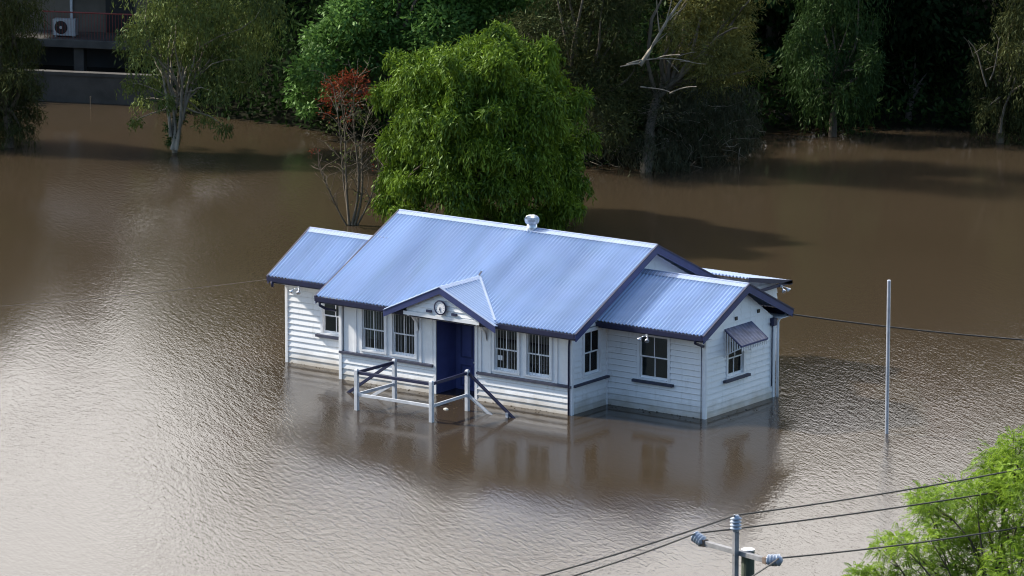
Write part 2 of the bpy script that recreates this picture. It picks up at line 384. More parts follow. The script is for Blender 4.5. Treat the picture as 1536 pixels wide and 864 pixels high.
def win_parts(T, u0, u1, z0, z1, sill=True, bars=False, sillw=.14, muntin=True, sillmat='sillm', casing=.085, deep=.05, blind=False, silltop=None):
    """double-hung sash: frame > sash, pane, bars, sill. u0..z1 is the glass opening incl. sash"""
    c = casing; mb = MB()
    mb.box(u0-c, u0, -.09, .045, z0-.05, z1+c, T); mb.box(u1, u1+c, -.09, .045, z0-.05, z1+c, T)
    mb.box(u0, u1, -.09, .045, z1, z1+c, T); mb.box(u0, u1, -.09, .045, z0-.05, z0, T)
    f = mb.build('window', M['trim'], house)
    zm = (z0+z1)/2+.01; t = .038
    for (a, b, n0) in ((zm-.018, z1, .0), (z0, zm+.018, -.036)):
        s = MB(); s.box(u0, u0+t, n0-.03, n0, a, b, T); s.box(u1-t, u1, n0-.03, n0, a, b, T)
        s.box(u0+t, u1-t, n0-.03, n0, b-t, b, T); s.box(u0+t, u1-t, n0-.03, n0, a, a+(t if a > z0 else t*1.8), T)
        um = (u0+u1)/2
        if muntin: s.box(um-.014, um+.014, n0-.028, n0-.002, a+t, b-t, T)
        s.build('sash', M['trim'], f)
        g = MB(); g.box(u0+t, u1-t, n0-.018, n0-.014, a+t, b-t, T); g.build('pane', M['glass'], f)
    if bars:
        s = MB(); nb = 8
        for i in range(1, nb):
            uu = u0+(u1-u0)*i/nb
            if abs(uu-(u0+u1)/2) < .02: continue
            s.tube([T(uu, .012, z0), T(uu, .012, z1)], .0062, 6)
        s.build('security_bars', M['post'], f)
    if sill:
        s = MB(); s.box(u0-c-sillw, u1+c+sillw, .03, .13, z0-.13, z0-.052, T); s.build('sill', M[sillmat], f)
    if blind:
        s = MB(); s.box(u0+.02, u0+(u1-u0)*.62, -.17, -.165, z0+.3, z1, T); s.build('blind', M['blind'], f)
    return f
# ---- walls of the main body
holesF = [(-8.14, -.08, .8, 2.4)]
DX0, DX1, DZ = -4.76, -3.38, 2.30
mb = MB(); T = TF(0)
boards(mb, T, -HL, DX0-.09, -1.2, .80); boards(mb, T, DX1+.09, 0, -1.2, .80)
T = TS(0); boards(mb, T, .0, BK, -1.2, 4.26, holes=[(.50, 1.50, .90, 2.42)], top=(YR, 4.26, 2.40))
T = TL(-HL); boards(mb, T, .0, BK, -1.2, 4.26, top=(YR, 4.26, 2.40))
T = TB(BK); boards(mb, T, -HL, 0, -1.2, 2.3)
mb.build('wall', M['white'], house)
# panelled, glazed upper part of the front
T = TF(0); mb = MB()
wins = [(-7.43, -6.63), (-6.33, -5.53), (-2.68, -1.88), (-1.55, -.75)]
ZS, ZT = .99, 2.22
def sheet(u0, u1, z0=.86, z1=2.36, n=.0): mb.box(u0, u1, -.05, n, z0, z1, T)
c = .085
segs = [(-HL+.1, -7.43-c), (-6.63+c, -6.33-c), (-5.53+c, DX0-.09), (DX1+.09, -2.68-c), (-1.88+c, -1.55-c), (-.75+c, -.1)]
for a, b in segs: sheet(a, b)
for a, b in wins:
    mb.box(a-c, b+c, -.05, .0, .86, ZS-.051, T); mb.box(a-c, b+c, -.05, .0, ZT+c+.001, 2.36, T)
mb.box(DX0-.09, DX1+.09, -.05, 0, DZ+.09, 2.42, T)
for u in (-7.70, -5.33, -4.93, -3.20, -2.86, -.52):         # raised cover strips
    mb.box(u-.045, u+.045, .001, .028, .862, 2.355, T)
mb.build('wall_panel', M['trim'], house)
mb = MB()
for u0, u1 in ((-HL-.02, DX0-.1), (DX1+.1, .03)):
    mb = MB(); mb.box(u0, u1, -.02, .105, .79, .855, T); mb.build('sill_board', M['sillm'], house)
mb = MB(); mb.box(.02, D1-.05, .03, .12, .80, .865, TS(0)); mb.build('sill_board', M['sillm'], house)
# corner boards
mb = MB()
for (x, y) in ((-HL, 0), (0, 0), (W1, D1), (W1, D1+DW), (-HL, BK), (0, BK)):
    top = 2.35
    mb = MB(); mb.box(x-.055, x+.055, y-.055, y+.055, -1.2, top); mb.build('corner_board', M['trim'], house, bevel=.008)
for bxx in ((-10.98, -10.88, .88, .98, -1.2, 2.45), (-10.98, -10.88, 3.95, 4.05, -1.2, 2.45), (.001, .05, D1-.09, D1-.03, -1.2, 2.3)):
    mb = MB(); mb.box(*bxx); mb.build('corner_board', M['trim'], house, bevel=.008)
for i, (a, b) in enumerate(wins): 
    win_parts(TF(0), a, b, ZS, ZT, sill=False, bars=True, blind=(i == 0))
mb = MB(); mb.box(-2.62, -2.44, -.032, -.03, 1.28, 1.42, TF(0)); mb.build('paper_notice', M['trim'], house)
f = win_parts(TS(0), .60, 1.38, 1.03, 2.30, sill=False)
mb = MB(); mb.box(.34, .515, -.05, .012, .87, 2.36, TS(0)); mb.box(1.465, 1.74, -.05, .012, .87, 2.36, TS(0)); mb.box(.515, 1.465, -.05, .011, .87, .979, TS(0)); mb.build('wall_panel', M['trim'], house)
# recessed entry : side walls, ceiling, door
RD = .95
mb = MB(); mb.box(DX0-.03, DX0, 0, RD, -1.0, DZ); mb.box(DX1, DX1+.03, 0, RD, -1.0, DZ); mb.box(DX0, DX1, 0, RD, DZ, DZ+.03)
mb.build('entry_wall', M['door'], house)
mb = MB(); T = TF(RD); mb.box(DX0, DX1, -.04, 0, -1, DZ, T)
mb.box(DX0+.10, DX1-.10, .0, .03, -.9, 2.12, T)
d = mb.build('door', M['door'], house)
mb = MB()
for (a, b) in ((DX0+.2, DX0+.62), (DX1-.62, DX1-.2)):
    for (p, q) in ((.1, .75), (.95, 1.95)):
        mb.box(a, b, .03, .045, p, p+.05, T); mb.box(a, b, .03, .045, q-.05, q, T); mb.box(a, a+.05, .03, .045, p+.05, q-.05, T); mb.box(b-.05, b, .03, .045, p+.05, q-.05, T)
mb.build('door_panel', M['navyL'], d)
mb = MB(); mb.lathe(T(DX0+.72, .03, .86), [(.012, 0), (.012, .04), (.032, .05), (.032, .075), (.015, .085)], 12, (0, -1, 0)); mb.build('handle', M['galv'], d, True)
mb = MB(); T = TF(0)
mb.box(DX0-.09, DX0, -.02, .035, -1, DZ+.09, T); mb.box(DX1, DX1+.09, -.02, .035, -1, DZ+.09, T); mb.box(DX0, DX1, -.02, .035, DZ, DZ+.09, T)
mb.build('door_frame', M['trim'], house)

# ---- right wing walls
mb = MB()
boards(mb, TF(D1), 0.03, W1, -1.2, 2.34, holes=[(1.06, 2.19, .88, 2.26)])
boards(mb, TS(W1), D1, D1+DW, -1.2, 3.50, holes=[(2.86, 3.86, .96, 2.1)], top=(D1+DW/2, 3.50, 2.36))
boards(mb, TB(D1+DW), 0, W1, -1.2, 2.34)
mb.build('wall', M['white'], house)
win_parts(TF(D1), 1.145, 2.105, .93, 2.19, sillw=.13)
win_parts(TS(W1), 2.95, 3.76, 1.01, 2.04, sillw=.16)
for y, z in ((3.35, 2.66), (4.52, 2.68)):
    mb = MB(); mb.box(y-.06, y+.06, .02, .05, z-.05, z+.05, TS(W1)); mb.build('gable_vent', M['dark'], house)
# ---- left wing walls
LX = -10.93; LY0, LY1, LYR = .93, 4.02, 2.47
mb = MB()
boards(mb, TF(LY0), LX, -HL-.02, -1.2, 2.46, holes=[(-9.66, -8.60, 1.0, 2.2)])
boards(mb, TL(LX), LY0, LY1, -1.2, 3.7, top=(LYR, 3.7, 2.46))
boards(mb, TB(LY1), LX, -HL-.02, -1.2, 2.46)
mb.build('wall', M['white'], house)
win_parts(TF(LY0), -9.58, -8.68, 1.06, 2.11, sillw=.13)

# ---- roofs
def slope(mb, E0, E1, R0, R1, amp=.028, wl=.122, seg=8, th=.012, flat=False):
    E0, E1, R0, R1 = [np.array(q, float) for q in (E0, E1, R0, R1)]
    Ln = np.linalg.norm(E1-E0); n = max(2, int(Ln/wl)*seg)+1
    t = np.linspace(0, 1, n)[:, None]
    nn = np.cross(E1-E0, R0-E0); nn /= np.linalg.norm(nn)
    if nn[2] < 0: nn = -nn
    o = (0 if flat else amp)*np.sin(2*math.pi*t*Ln/wl)*nn
    a = E0+(E1-E0)*t+o; b = R0+(R1-R0)*t+o
    V = np.vstack([a, b, a-nn*th, b-nn*th]); fs = []
    for i in range(n-1):
        fs += [(i, i+1, n+i+1, n+i), (2*n+i, 3*n+i, 3*n+i+1, 2*n+i+1), (i, 2*n+i, 2*n+i+1, i+1), (n+i, n+i+1, 3*n+i+1, 3*n+i)]
    fs += [(0, n, 3*n, 2*n), (n-1, 3*n-1, 4*n-1, 2*n-1)]
    mb.add(V, fs)
def gable_roof(x0, x1, yr, hr, yf, yb, he, bx=(True, True), gut=True, ridge=True):
    """ridge along X. sheet > ridge cap, gutters, barge boards, soffit"""
    m_ = MB(); slope(m_, (x0, yf, he), (x1, yf, he), (x0, yr, hr), (x1, yr, hr)); slope(m_, (x0, yb, he), (x1, yb, he), (x0, yr, hr), (x1, yr, hr))
    r = m_.build('roof', M['roof'], house)
    k = (hr-he)/(yr-yf)
    m_ = MB()
    for sgn in (-1, 1):
        w_ = .17; p = [(x0-.01, yr, hr+.022), (x1+.01, yr, hr+.022), (x1+.01, yr+sgn*w_, hr+.022-w_*k), (x0-.01, yr+sgn*w_, hr+.022-w_*k)]
        m_.prism(p, (0, 0, -.008))
    m_.tube([(x0-.012, yr, hr+.022), (x1+.012, yr, hr+.022)], .022, 8)
    m_.build('ridge_cap', M['ridge'], r, bevel=0)
    for (ye, sg) in ((yf, -1), (yb, 1)):
        m_ = MB()
        prof = [(0, -.03), (.005, -.145), (.11, -.15), (.118, -.02), (.10, -.02), (.095, -.13), (.02, -.125), (.015, -.03)]
        m_.prism([(x0, ye+sg*(q-.03), he+zz) for q, zz in prof], (x1-x0, 0, 0))
        m_.build('gutter', M['navy'], r)
        m_ = MB(); m_.box(x0+.02, x1-.02, min(ye-sg*.03, ye-sg*.055), max(ye-sg*.03, ye-sg*.055), he-.21, he-.035); m_.build('fascia', M['navy'], r)
    for flag, x, sg in ((bx[0], x0, -1), (bx[1], x1, 1)):
        if not flag: continue
        m_ = MB()
        for ye in (yf, yb):
            p = [(x, ye, he-.02), (x, yr, hr-.02), (x, yr, hr-.24), (x, ye, he-.24)]
            m_.prism(p, (sg*.03, 0, 0))
        m_.build('barge_board', M['navyL'], r)
        m_ = MB()
        for ye in (yf, yb):
            s2 = 1 if ye > yr else -1
            p = [(x, ye+s2*.03, he-.014+.012), (x, yr, hr+.03), (x, yr, hr-.012), (x, ye+s2*.03, he-.05)]
            m_.prism(p, (sg*.05, 0, 0))
        m_.build('barge_flashing', M['navy'], r)
    return r
GR = gable_roof(-HL-.60, .41, YR, HR, YE, 2*YR-YE, HE)
GW = gable_roof(.02, W1+.29, D1+DW/2, 3.65, 1.24, 2*(D1+DW/2)-1.24, 2.55, bx=(False, True))
GL = gable_roof(LX-.30, -HL-.12, LYR, 3.775, .41, 2*LYR-.41, 2.67, bx=(True, False))
# soffit linings under the eaves
for bxx in ((-HL-.56, .37, YE+.06, -.03, 2.27, 2.29), (.05, W1+.25, 1.30, D1-.03, 2.33, 2.35), (LX-.26, -HL-.1, .47, LY0-.03, 2.445, 2.465),
            (.05, W1+.25, D1+DW+.03, 5.86, 2.33, 2.35), (-HL-.5, .35, BK+.03, 7.8, 2.27, 2.29)):
    mb = MB(); mb.box(*bxx); mb.build('soffit', M['trim'], house)
# flashing where the wing roof meets the gable wall
mb = MB(); k = (3.65-2.55)/(3.58-1.24)
mb.prism([(.035, 1.3, 2.60), (.035, 3.58, 3.67), (.035, 3.58, 3.76), (.035, 1.3, 2.69)], (.012, 0, 0)); mb.build('apron_flashing', M['ridge'], GW)
# ---- porch gable over the entry
PX, PYF, PZ = -4.19, -.62, 3.33; PE0, PE1, PEZ = -6.20, -2.22, 2.42
mb = MB()
slope(mb, (PE1, PYF, PEZ), (PE1, 1.33, PEZ), (PX, PYF, PZ), (PX, 1.33, PZ))
slope(mb, (PE0, PYF, PEZ), (PE0, 1.33, PEZ), (PX, PYF, PZ), (PX, 1.33, PZ))
# trim away what would poke above the main roof is not needed: both sheets stay below it behind the valley
pr = mb.build('porch_roof', M['roof'], house)
mb = MB()
for sx in (-1, 1): mb.prism([(PX, PYF-.01, PZ+.022), (PX, 1.36, PZ+.022), (PX+sx*.13, 1.30, PZ+.022-.062), (PX+sx*.13, PYF-.01, PZ+.022-.062)], (0, 0, -.008))
mb.build('ridge_cap', M['ridge'], pr)
mb = MB(); vz = (HR-HE)/(YR-YE)
def mainz(y): return HE+(y-YE)*vz
ps = (PZ-PEZ)/(PE1-PX)
for ex in (PE0, PE1):
    yv = YE+(PEZ+.03-HE)/vz if PEZ+.03 > HE else YE
    a = np.array([PX, 1.33, PZ+.012]); xe = PX+(ex-PX)*((PZ-mainz(YE+.03))/(PZ-PEZ)); b = np.array([xe, YE+.03, mainz(YE+.03)+.02])
    dd = np.array([.05 if ex > PX else -.05, .02, .0])
    mb.bar(a+(0, 0, .01), b+(0, 0, .012), .07, .012)
mb.build('valley_flashing', M['ridge'], pr)
mb = MB()
for ex in (PE0, PE1): mb.prism([(PX, PYF, PZ-.01), (ex, PYF, PEZ-.01), (ex, PYF, PEZ-.20), (PX, PYF, PZ-.20)], (0, -.035, 0))
mb.build('barge_board', M['navyL'], pr)
mb = MB()
for ex in (PE0, PE1): mb.bar((PX, PYF-.02, PZ+.008), (ex, PYF-.02, PEZ+.008), .06, .016)
mb.build('barge_capping', M['ridge'], pr)
mb = MB(); mb.bar((PX+.01, 1.30, PZ+.04), (PX+.01, 1.42, PZ+.13), .05, .02); mb.build('ridge_end', M['navy'], pr)
# boarded gable face with a tie beam and brackets
mb = MB(); boards(mb, TF(-.50), -5.45, -2.95, 2.42, 3.20, top=(PX, 3.22, 2.62), first=2.36, pitch=.14)
mb.box(-5.42, -2.98, -.50, -.06, 2.34, 2.37); mb.build('porch_gable', M['trim'], pr)
mb = MB(); mb.box(-5.55, -2.85, -.56, -.47, 2.36, 2.47); mb.build('tie_beam', M['trim'], pr)
for bx_ in (-5.42, -2.98):
    mb = MB(); pts = [(bx_, -.03, 1.85), (bx_, -.10, 2.08), (bx_, -.28, 2.28), (bx_, -.5, 2.36)]
    for a, b in zip(pts, pts[1:]): mb.bar(a, b, .07, .07, (1, 0, 0))
    mb.box(bx_-.035, bx_+.035, -.03, -.1+.04, 1.8, 2.36); mb.build('bracket', M['trim'], pr)
for bx_ in (-4.62, -3.72):
    mb = MB(); mb.box(bx_-.09, bx_+.09, -.59, -.55, 2.53, 2.60); mb.build('name_plate_block', M['navy'], pr)
# ---- rear skillion with its flood lamp
mb = MB(); slope(mb, (-2.2, 9.9, 2.40), (1.05, 9.9, 2.40), (-2.2, 7.6, 2.86), (1.05, 7.6, 2.86)); rs = mb.build('rear_roof', M['roof'], house)
mb = MB(); mb.box(1.05, 1.09, 7.5, 9.95, 2.33, 2.42); mb.prism([(1.05, 7.6, 2.88), (1.05, 9.95, 2.42), (1.05, 9.95, 2.30), (1.05, 7.6, 2.74)], (.04, 0, 0)); mb.box(-2.2, 1.05, 9.9, 10.0, 2.28, 2.40)
mb.build('fascia', M['navy'], rs)
mb = MB(); boards(mb, TS(.75), BK+.05, 9.6, -1.2, 2.40); boards(mb, TB(9.6), -2.2, .75, -1.2, 2.3); boards(mb, TL(-2.2), BK+.05, 9.6, -1.2, 2.4); mb.build('rear_wall', M['white'], house)
# ---- flood lamps (twin heads)
def lamp(c, out):
    c = np.array(c, float); out = np.array(out, float); sd = np.cross(out, (0, 0, 1))
    b = MB(); b.lathe(c, [(.045, 0), (.045, .03)], 12, out); p = b.build('flood_lamp', M['acw'], house)
    for s in (-1, 1):
        b = MB(); a = c+out*.04; e = c+out*.12+sd*s*.10-np.array([0, 0, .04]); ax = nrm(out*.8+sd*s*.35-np.array([0, 0, .75]))
        b.tube([a, e], .012, 6); b.lathe(e, [(.022, 0), (.03, .04), (.06, .09), (.066, .13), (.055, .135)], 14, ax); b.build('lamp_head', M['galv'], p, True)
lamp((1.78, 1.19, 2.34), (0, -1, 0)); lamp((-10.05, .36, 2.45), (0, -1, 0)); lamp((1.10, 9.3, 2.34), (1, 0, 0))
# ---- downpipes
def pipe(pts, r, mt, nm='downpipe'):
    b = MB(); b.tube(pts, r, 10); b.build(nm, mt, house, True)
pipe([(-.02, -.10, 2.33), (-.02, -.085, 2.25), (-.045, -.085, 2.0), (-.045, -.085, -1)], .028, M['navy'])
pipe([(-HL-.45, YE-.03, 2.34), (-HL-.45, YE-.02, 2.22), (-HL-.30, YE+.08, 2.12), (-HL-.12, -.1, 2.05)], .04, M['navy'])
pipe([(LX-.12, .36, 2.52), (LX-.12, .38, 2.36)], .045, M['navy'])
pipe([(W1+.06, 1.20, 2.42), (W1+.03, 1.24, 2.30), (W1+.02, 1.4, 2.24), (W1-.02, D1-.08, 2.12)], .04, M['navy'])
pipe([(W1-.075, D1-.075, 2.1), (W1-.075, D1-.075, -1)], .012, M['navy'])
pipe([(W1+.10, 5.93, 2.40), (W1+.10, 5.85, 2.33), (W1+.10, 5.55, 2.30), (W1+.10, 5.46, 2.2), (W1+.10, 5.46, -1)], .042, M['trim'])
mb = MB(); mb.box(W1+.02, W1+.16, 5.15, 5.33, 2.14, 2.36); mb.build('meter_box', M['navy'], house, bevel=.01)
pipe([(W1+.06, 5.22, 2.15), (W1+.06, 5.22, .35)], .018, M['navy'], 'conduit')
# ---- window hood on the end wall
HY0, HY1 = 2.76, 4.14
mb = MB(); slope(mb, (W1+.60, HY0-.02, 2.03), (W1+.60, HY1+.02, 2.03), (W1+.035, HY0-.02, 2.45), (W1+.035, HY1+.02, 2.45), amp=.004, wl=.15)
hd = mb.build('window_hood', M['hood'], house)
mb = MB()
for y in (HY0, HY1): mb.bar((W1+.03, y, 2.43), (W1+.61, y, 2.01), .035, .045)
mb.bar((W1+.60, HY0, 2.005), (W1+.60, HY1, 2.005), .03, .045); mb.build('hood_frame', M['navyL'], hd)
for y in (HY0, HY1):
    mb = MB()
    for i in range(7):
        x = W1+.055+i*.083; zt = 2.42-(x-W1-.03)*.725; zb = 1.66+(x-W1-.03)*.52
        if zt-zb > .03: mb.box(x-.018, x+.018, y-.01, y+.01, zb, zt)
    mb.bar((W1+.035, y+.015, 1.67), (W1+.58, y+.015, 1.96), .03, .03); mb.box(W1+.03, W1+.05, y-.012, y+.012, 1.62, 2.4)
    mb.build('slatted_side', M['trim'], hd)
mb = MB()
for i in range(15):
    y = HY0+.05+i*(HY1-HY0-.1)/14; mb.box(W1+.59, W1+.605, y-.022, y+.022, 1.86, 1.985)
mb.build('slatted_valance', M['trim'], hd)
# ---- turbine ventilator on the ridge
vc = np.array([-3.99, YR-.02, HR-.02]); mb = MB(); mb.lathe(vc, [(.17, -.1), (.155, .04), (.145, .17)], 20); vt = mb.build('roof_ventilator', M['galv'], GR, True)
mb = MB(); prof = [(.14, .15), (.19, .19), (.215, .25), (.215, .32), (.18, .38), (.10, .42), (.03, .43)]
vs = []; K = 36
for r0, h in prof:
    for j in range(K*2):
        rr = r0*(1 if j % 2 else .88); a = 2*math.pi*j/(K*2)+h*1.2; vs.append(vc+np.array([rr*math.cos(a), rr*math.sin(a), h]))
k2 = K*2; fs = [(i*k2+j, i*k2+(j+1) % k2, (i+1)*k2+(j+1) % k2, (i+1)*k2+j) for i in range(len(prof)-1) for j in range(k2)]+[tuple(range((len(prof)-1)*k2, len(prof)*k2))]
mb.add(vs, fs); mb.build('ventilator_head', M['galv'], GR)

# ================================================================ things at the house
# wall clock on the porch gable
cc = np.array([PX, -.575, 2.72])
ck = empty('wall_clock', cc, 'round navy rimmed clock with pale dial on the porch gable above the door', 'clock')
mb = MB(); mb.lathe(cc, [(.205, 0), (.215, .02), (.215, .05), (.185, .055), (.18, .03)], 32, (0, -1, 0)); mb.build('rim', M['navy'], ck)
mb = MB(); mb.lathe(cc, [(.18, .028), (.18, .036)], 32, (0, -1, 0)); fc = mb.build('dial', M['trim'], ck)
for h in range(12):
    mb = MB(); a = h*math.pi/6; p = cc+np.array([.15*math.sin(a), -.038, .15*math.cos(a)]); q = cc+np.array([.125*math.sin(a), -.038, .125*math.cos(a)]); mb.bar(p, q, .012, .004, (0, 1, 0)); mb.build('hour_mark', M['navy'], fc)
for ln, ang, wd in ((.13, 176, .014), (.085, 200, .02)):
    a = R_(ang); mb = MB(); mb.bar(cc+np.array([-.02*math.sin(a), -.044, -.02*math.cos(a)]), cc+np.array([ln*math.sin(a), -.044, ln*math.cos(a)]), wd, .004, (0, 1, 0)); mb.build('hand', M['navy'], ck)
# landing railing
p1, p2, p3, p4 = [np.array(q) for q in ((-5.36, -3.06, 0.), (-5.29, -1.34, 0.), (-2.71, -3.06, 0.), (-2.74, -1.28, 0.))]
rl = empty('landing_railing', (-4.0, -2.2, 0), 'white posts and navy handrails of the flooded entry landing in front of the blue door', 'railing')
for p in (p1, p2, p3, p4):
    mb = MB(); mb.box(p[0]-.055, p[0]+.055, p[1]-.055, p[1]+.055, -1.2, 1.17); mb.hexa([(p[0]+a*s, p[1]+b*s, z) for z, s in ((1.17, .055), (1.205, .03)) for a, b in ((-1, -1), (1, -1), (1, 1), (-1, 1))]); mb.build('post', M['post'], rl, bevel=.006)
def rail(a, b, mt, nm, w=.045, h=.09):
    m2 = MB(); m2.bar(a, b, w, h); m2.build(nm, mt, rl, bevel=.006)
def Z(p, z): return np.array([p[0], p[1], z])
for a, b in ((p1, p2), (p1, p3), (p3, p4)):
    d_ = nrm(b-a)*.055; rail(Z(a+d_, 1.10), Z(b-d_, 1.10), M['navy'], 'handrail'); rail(Z(a+d_, .46), Z(b-d_, .46), M['post'], 'lower_rail')
dx = np.array([.055, 0, 0])
rail(Z(p4+dx, 1.10), np.array([-1.06, -1.28, -.05]), M['navy'], 'handrail', .05, .09); rail(Z(p4+dx, .45), np.array([-1.75, -1.28, -.12]), M['post'], 'lower_rail')
rail(Z(p2-dx, 1.10), np.array([-7.02, -1.34, -.05]), M['navy'], 'handrail', .05, .09); rail(Z(p2-dx, .45), np.array([-6.3, -1.34, -.12]), M['post'], 'lower_rail')
for x in (-1.32, -6.75):
    mb = MB(); mb.box(x-.04, x+.04, -1.34, -1.25, -1, .13); mb.build('stair_post', M['post'], rl)
fl = onz(669, 614); mb = MB(); mb.lathe(fl, [(.05, -.02), (.075, 0), (.06, .03), (.02, .045)], 9); o = mb.build('foam_scrap', M['foam'], loc=fl); o.scale = (1.2, .8, 1)
tag(o, 'small pale scrap of foam floating inside the landing railing', 'debris')

n = 220; V_ = []
lx = np.concatenate([rng.uniform(-8.2, 0, 90), rng.uniform(0, 3.4, 40), rng.uniform(3.5, 4.0, 30), rng.uniform(-10.9, -8.3, 30), rng.uniform(-5.3, -2.7, 30)])
ly = np.concatenate([-.06-rng.random(90)**3*.5, 1.74-rng.random(40)**3*.5, rng.uniform(1.8, 5.3, 30), .86-rng.random(30)**3*.4, rng.uniform(-2.9, -.1, 30)])
c_ = np.stack([lx, ly, np.full(n, .012)], 1); dd_ = rng.normal(size=(n, 3)); dd_[:, 2] = 0
s_l = nrm(dd_); s_w = np.stack([-s_l[:, 1], s_l[:, 0], s_l[:, 2]], 1); ll = (.03+.09*rng.random(n)**2)[:, None]; ww = (.012+.02*rng.random(n))[:, None]
Vq = np.stack([c_, c_+s_l*ll*.5+s_w*ww, c_+s_l*ll+np.array([0, 0, .008]), c_+s_l*ll*.5-s_w*ww], 1).reshape(-1, 3)
o = fastmesh('floating_litter', Vq, np.arange(n*4).reshape(-1, 4), M['bark'], None, (-3.6, 0, 0)); tag(o, 'scattered leaf litter and twigs floating against the walls', 'leaf litter', kind='stuff')
# galvanised pole right of the house
pb = np.array([8.53, 3.27, 0]); mb = MB(); mb.tube([pb+(0, 0, -1.2), pb+(0, 0, 4.36)], .052, 14); mb.lathe(pb+(0, 0, 4.36), [(.052, 0), (.056, .01), (.05, .04), (.02, .05)], 14)
o = mb.build('flag_pole', M['galvpole'], loc=pb, smooth=False); tag(o, 'bare galvanised pole rising from the water right of the house', 'pole')
def sag(a, b, s, n=24):
    a = np.array(a, float); b = np.array(b, float); t = np.linspace(0, 1, n)[:, None]; q = a+(b-a)*t; q[:, 2] -= (4*s*t*(1-t))[:, 0]; return q
# service wires
q0 = np.array([W1+.32, 5.90, 2.38]); q1 = atd(1900, 524, 168.)
mb = MB(); mb.tube(sag(q0, q1, .25), .022, 6); o = mb.build('service_cable', M['wire'], loc=q0); tag(o, 'dark cable running from the end gable out to the right behind the bare pole', 'cable')
q0 = np.array([LX-.30, .45, 2.55]); q1 = atd(-260, 474, 176.)
mb = MB(); mb.tube(sag(q0, q1, .15), .006, 6); o = mb.build('service_cable', M['wire'], loc=q0); tag(o, 'thin cable running from the left wing eave out over the water to the left', 'cable')

# ---- power pole in the foreground
TD = 112.
pt = atd(1122, 826, TD); pz = gz(pt)
pp = empty('power_pole', (pt[0], pt[1], pz), 'dark green timber power pole with grey crossarm and three ribbed insulators in the foreground', 'pole')
mb = MB(); mb.tube([(pt[0], pt[1], pz-1), (pt[0], pt[1], pt[2])], [.15, .132], 18); mb.build('pole', M['wood'], pp, False)
mb = MB(); mb.lathe((pt[0], pt[1], pt[2]), [(.136, -.01), (.138, .03), (.11, .045), (.02, .05)], 18); mb.build('pole_cap', M['galv'], pp)
ca = nrm(RG*math.cos(R_(50))-AW*math.sin(R_(50)))      # crossarm direction
ln_ = np.array([-ca[1], ca[0], 0]);                      # line direction (away to the right)
toC = nrm(-AW)
front = pt+toC*.19
mid = atd(1107, 832, TD-.2)
LA = atd(1058, 814, TD); RA = atd(1150, 846, TD)
half = 1.05; mid = np.array([pt[0], pt[1], 0])+nrm(-ln_)*.20+np.array([0, 0, atd(1110, 831, TD-.2)[2]])
A0 = mid-ca*1.02; A1 = mid+ca*.72
mb = MB(); mb.bar(A0, A1, .10, .10); mb.build('crossarm', M['arm'], pp, bevel=.008)
mb = MB(); rb = mid-ca*.10-ln_*.02-np.array([0, 0, 0]); tp = atd(1110, 796, TD-.2); vb = np.array([mid[0], mid[1], 0])-ln_*.105-ca*.03
mb.bar((vb[0], vb[1], mid[2]-1.6), (vb[0], vb[1], tp[2]), .11, .08, tuple(ca)); mb.build('riser', M['arm'], pp, bevel=.006)
for z in (-.02, -.5):
    mb = MB(); mb.tube([np.array([vb[0], vb[1], mid[2]+z])-ln_*.06, np.array([vb[0], vb[1], mid[2]+z])+ln_*.4], .012, 6); mb.build('bolt', M['rust'], pp)
def insul(c, ax, n=4, r=.105, L_=.30):
    prof = [(r*.55, 0), (r*.6, .03)]
    for i in range(n):
        h = .035+i*(L_-.07)/n; st = (L_-.07)/n
        prof += [(r*.62, h), (r, h+st*.30), (r*1.02, h+st*.55), (r*.62, h+st*.92)]
    prof += [(r*.6, L_-.02), (r*.35, L_)]
    b = MB(); b.lathe(c, prof, 24, ax); return b.build('insulator', M['porc'], pp, True)
insul((vb[0], vb[1], tp[2]), (0, 0, 1), 4, .115, .34)
axL = nrm(-ca*.85-ln_*.15+np.array([0, 0, .35])); axR = nrm(ca*.8+ln_*.35+np.array([0, 0, .12]))
insul(A0+np.array([0, 0, .0])-ca*.05, axL, 4, .12, .32); insul(A1+ca*.04, axR, 4, .12, .34)
mb = MB(); mb.bar(A0+ca*.0, A0-ca*.10, .13, .14); mb.bar(A1-ca*.02, A1+ca*.08, .12, .13); mb.build('end_clamp', M['rust'], pp)
# the three conductors, each one thing, passing over the insulators
tops = [np.array([vb[0], vb[1], tp[2]+.33]), A0+axL*.28+np.array([0, 0, .06]), A1+axR*.30+np.array([0, 0, .03])]
rends = [(1536, 693), (1536, 722), (1536, 782)]; lends = [(795, 864), (826, 864), (1090, 868)]
labs = ['power line over the upright insulator of the foreground pole', 'power line tied to the left end insulator of the crossarm', 'power line tied to the right end insulator of the crossarm']
for tp_, re, le, lb in zip(tops, rends, lends, labs):
    dT = depth(tp_); px0 = 768+F*((tp_-CP)@RT)/dT
    # right span heads away from the hill, left span comes nearer
    er = atd(re[0]+(re[0]-px0)*.3, re[1]+(re[1]-(432-F*((tp_-CP)@UP)/dT))*.22, dT+10)
    el = atd(le[0]-(px0-le[0])*.25, le[1]+25, dT-7)
    mb = MB(); a = sag(el, tp_, .06, 14); b = sag(tp_, er, .09, 18); mb.tube(np.vstack([a, b[1:]]), .017, 6)
    o = mb.build('power_line', M['wire'], loc=tp_); tag(o, lb, 'power line')

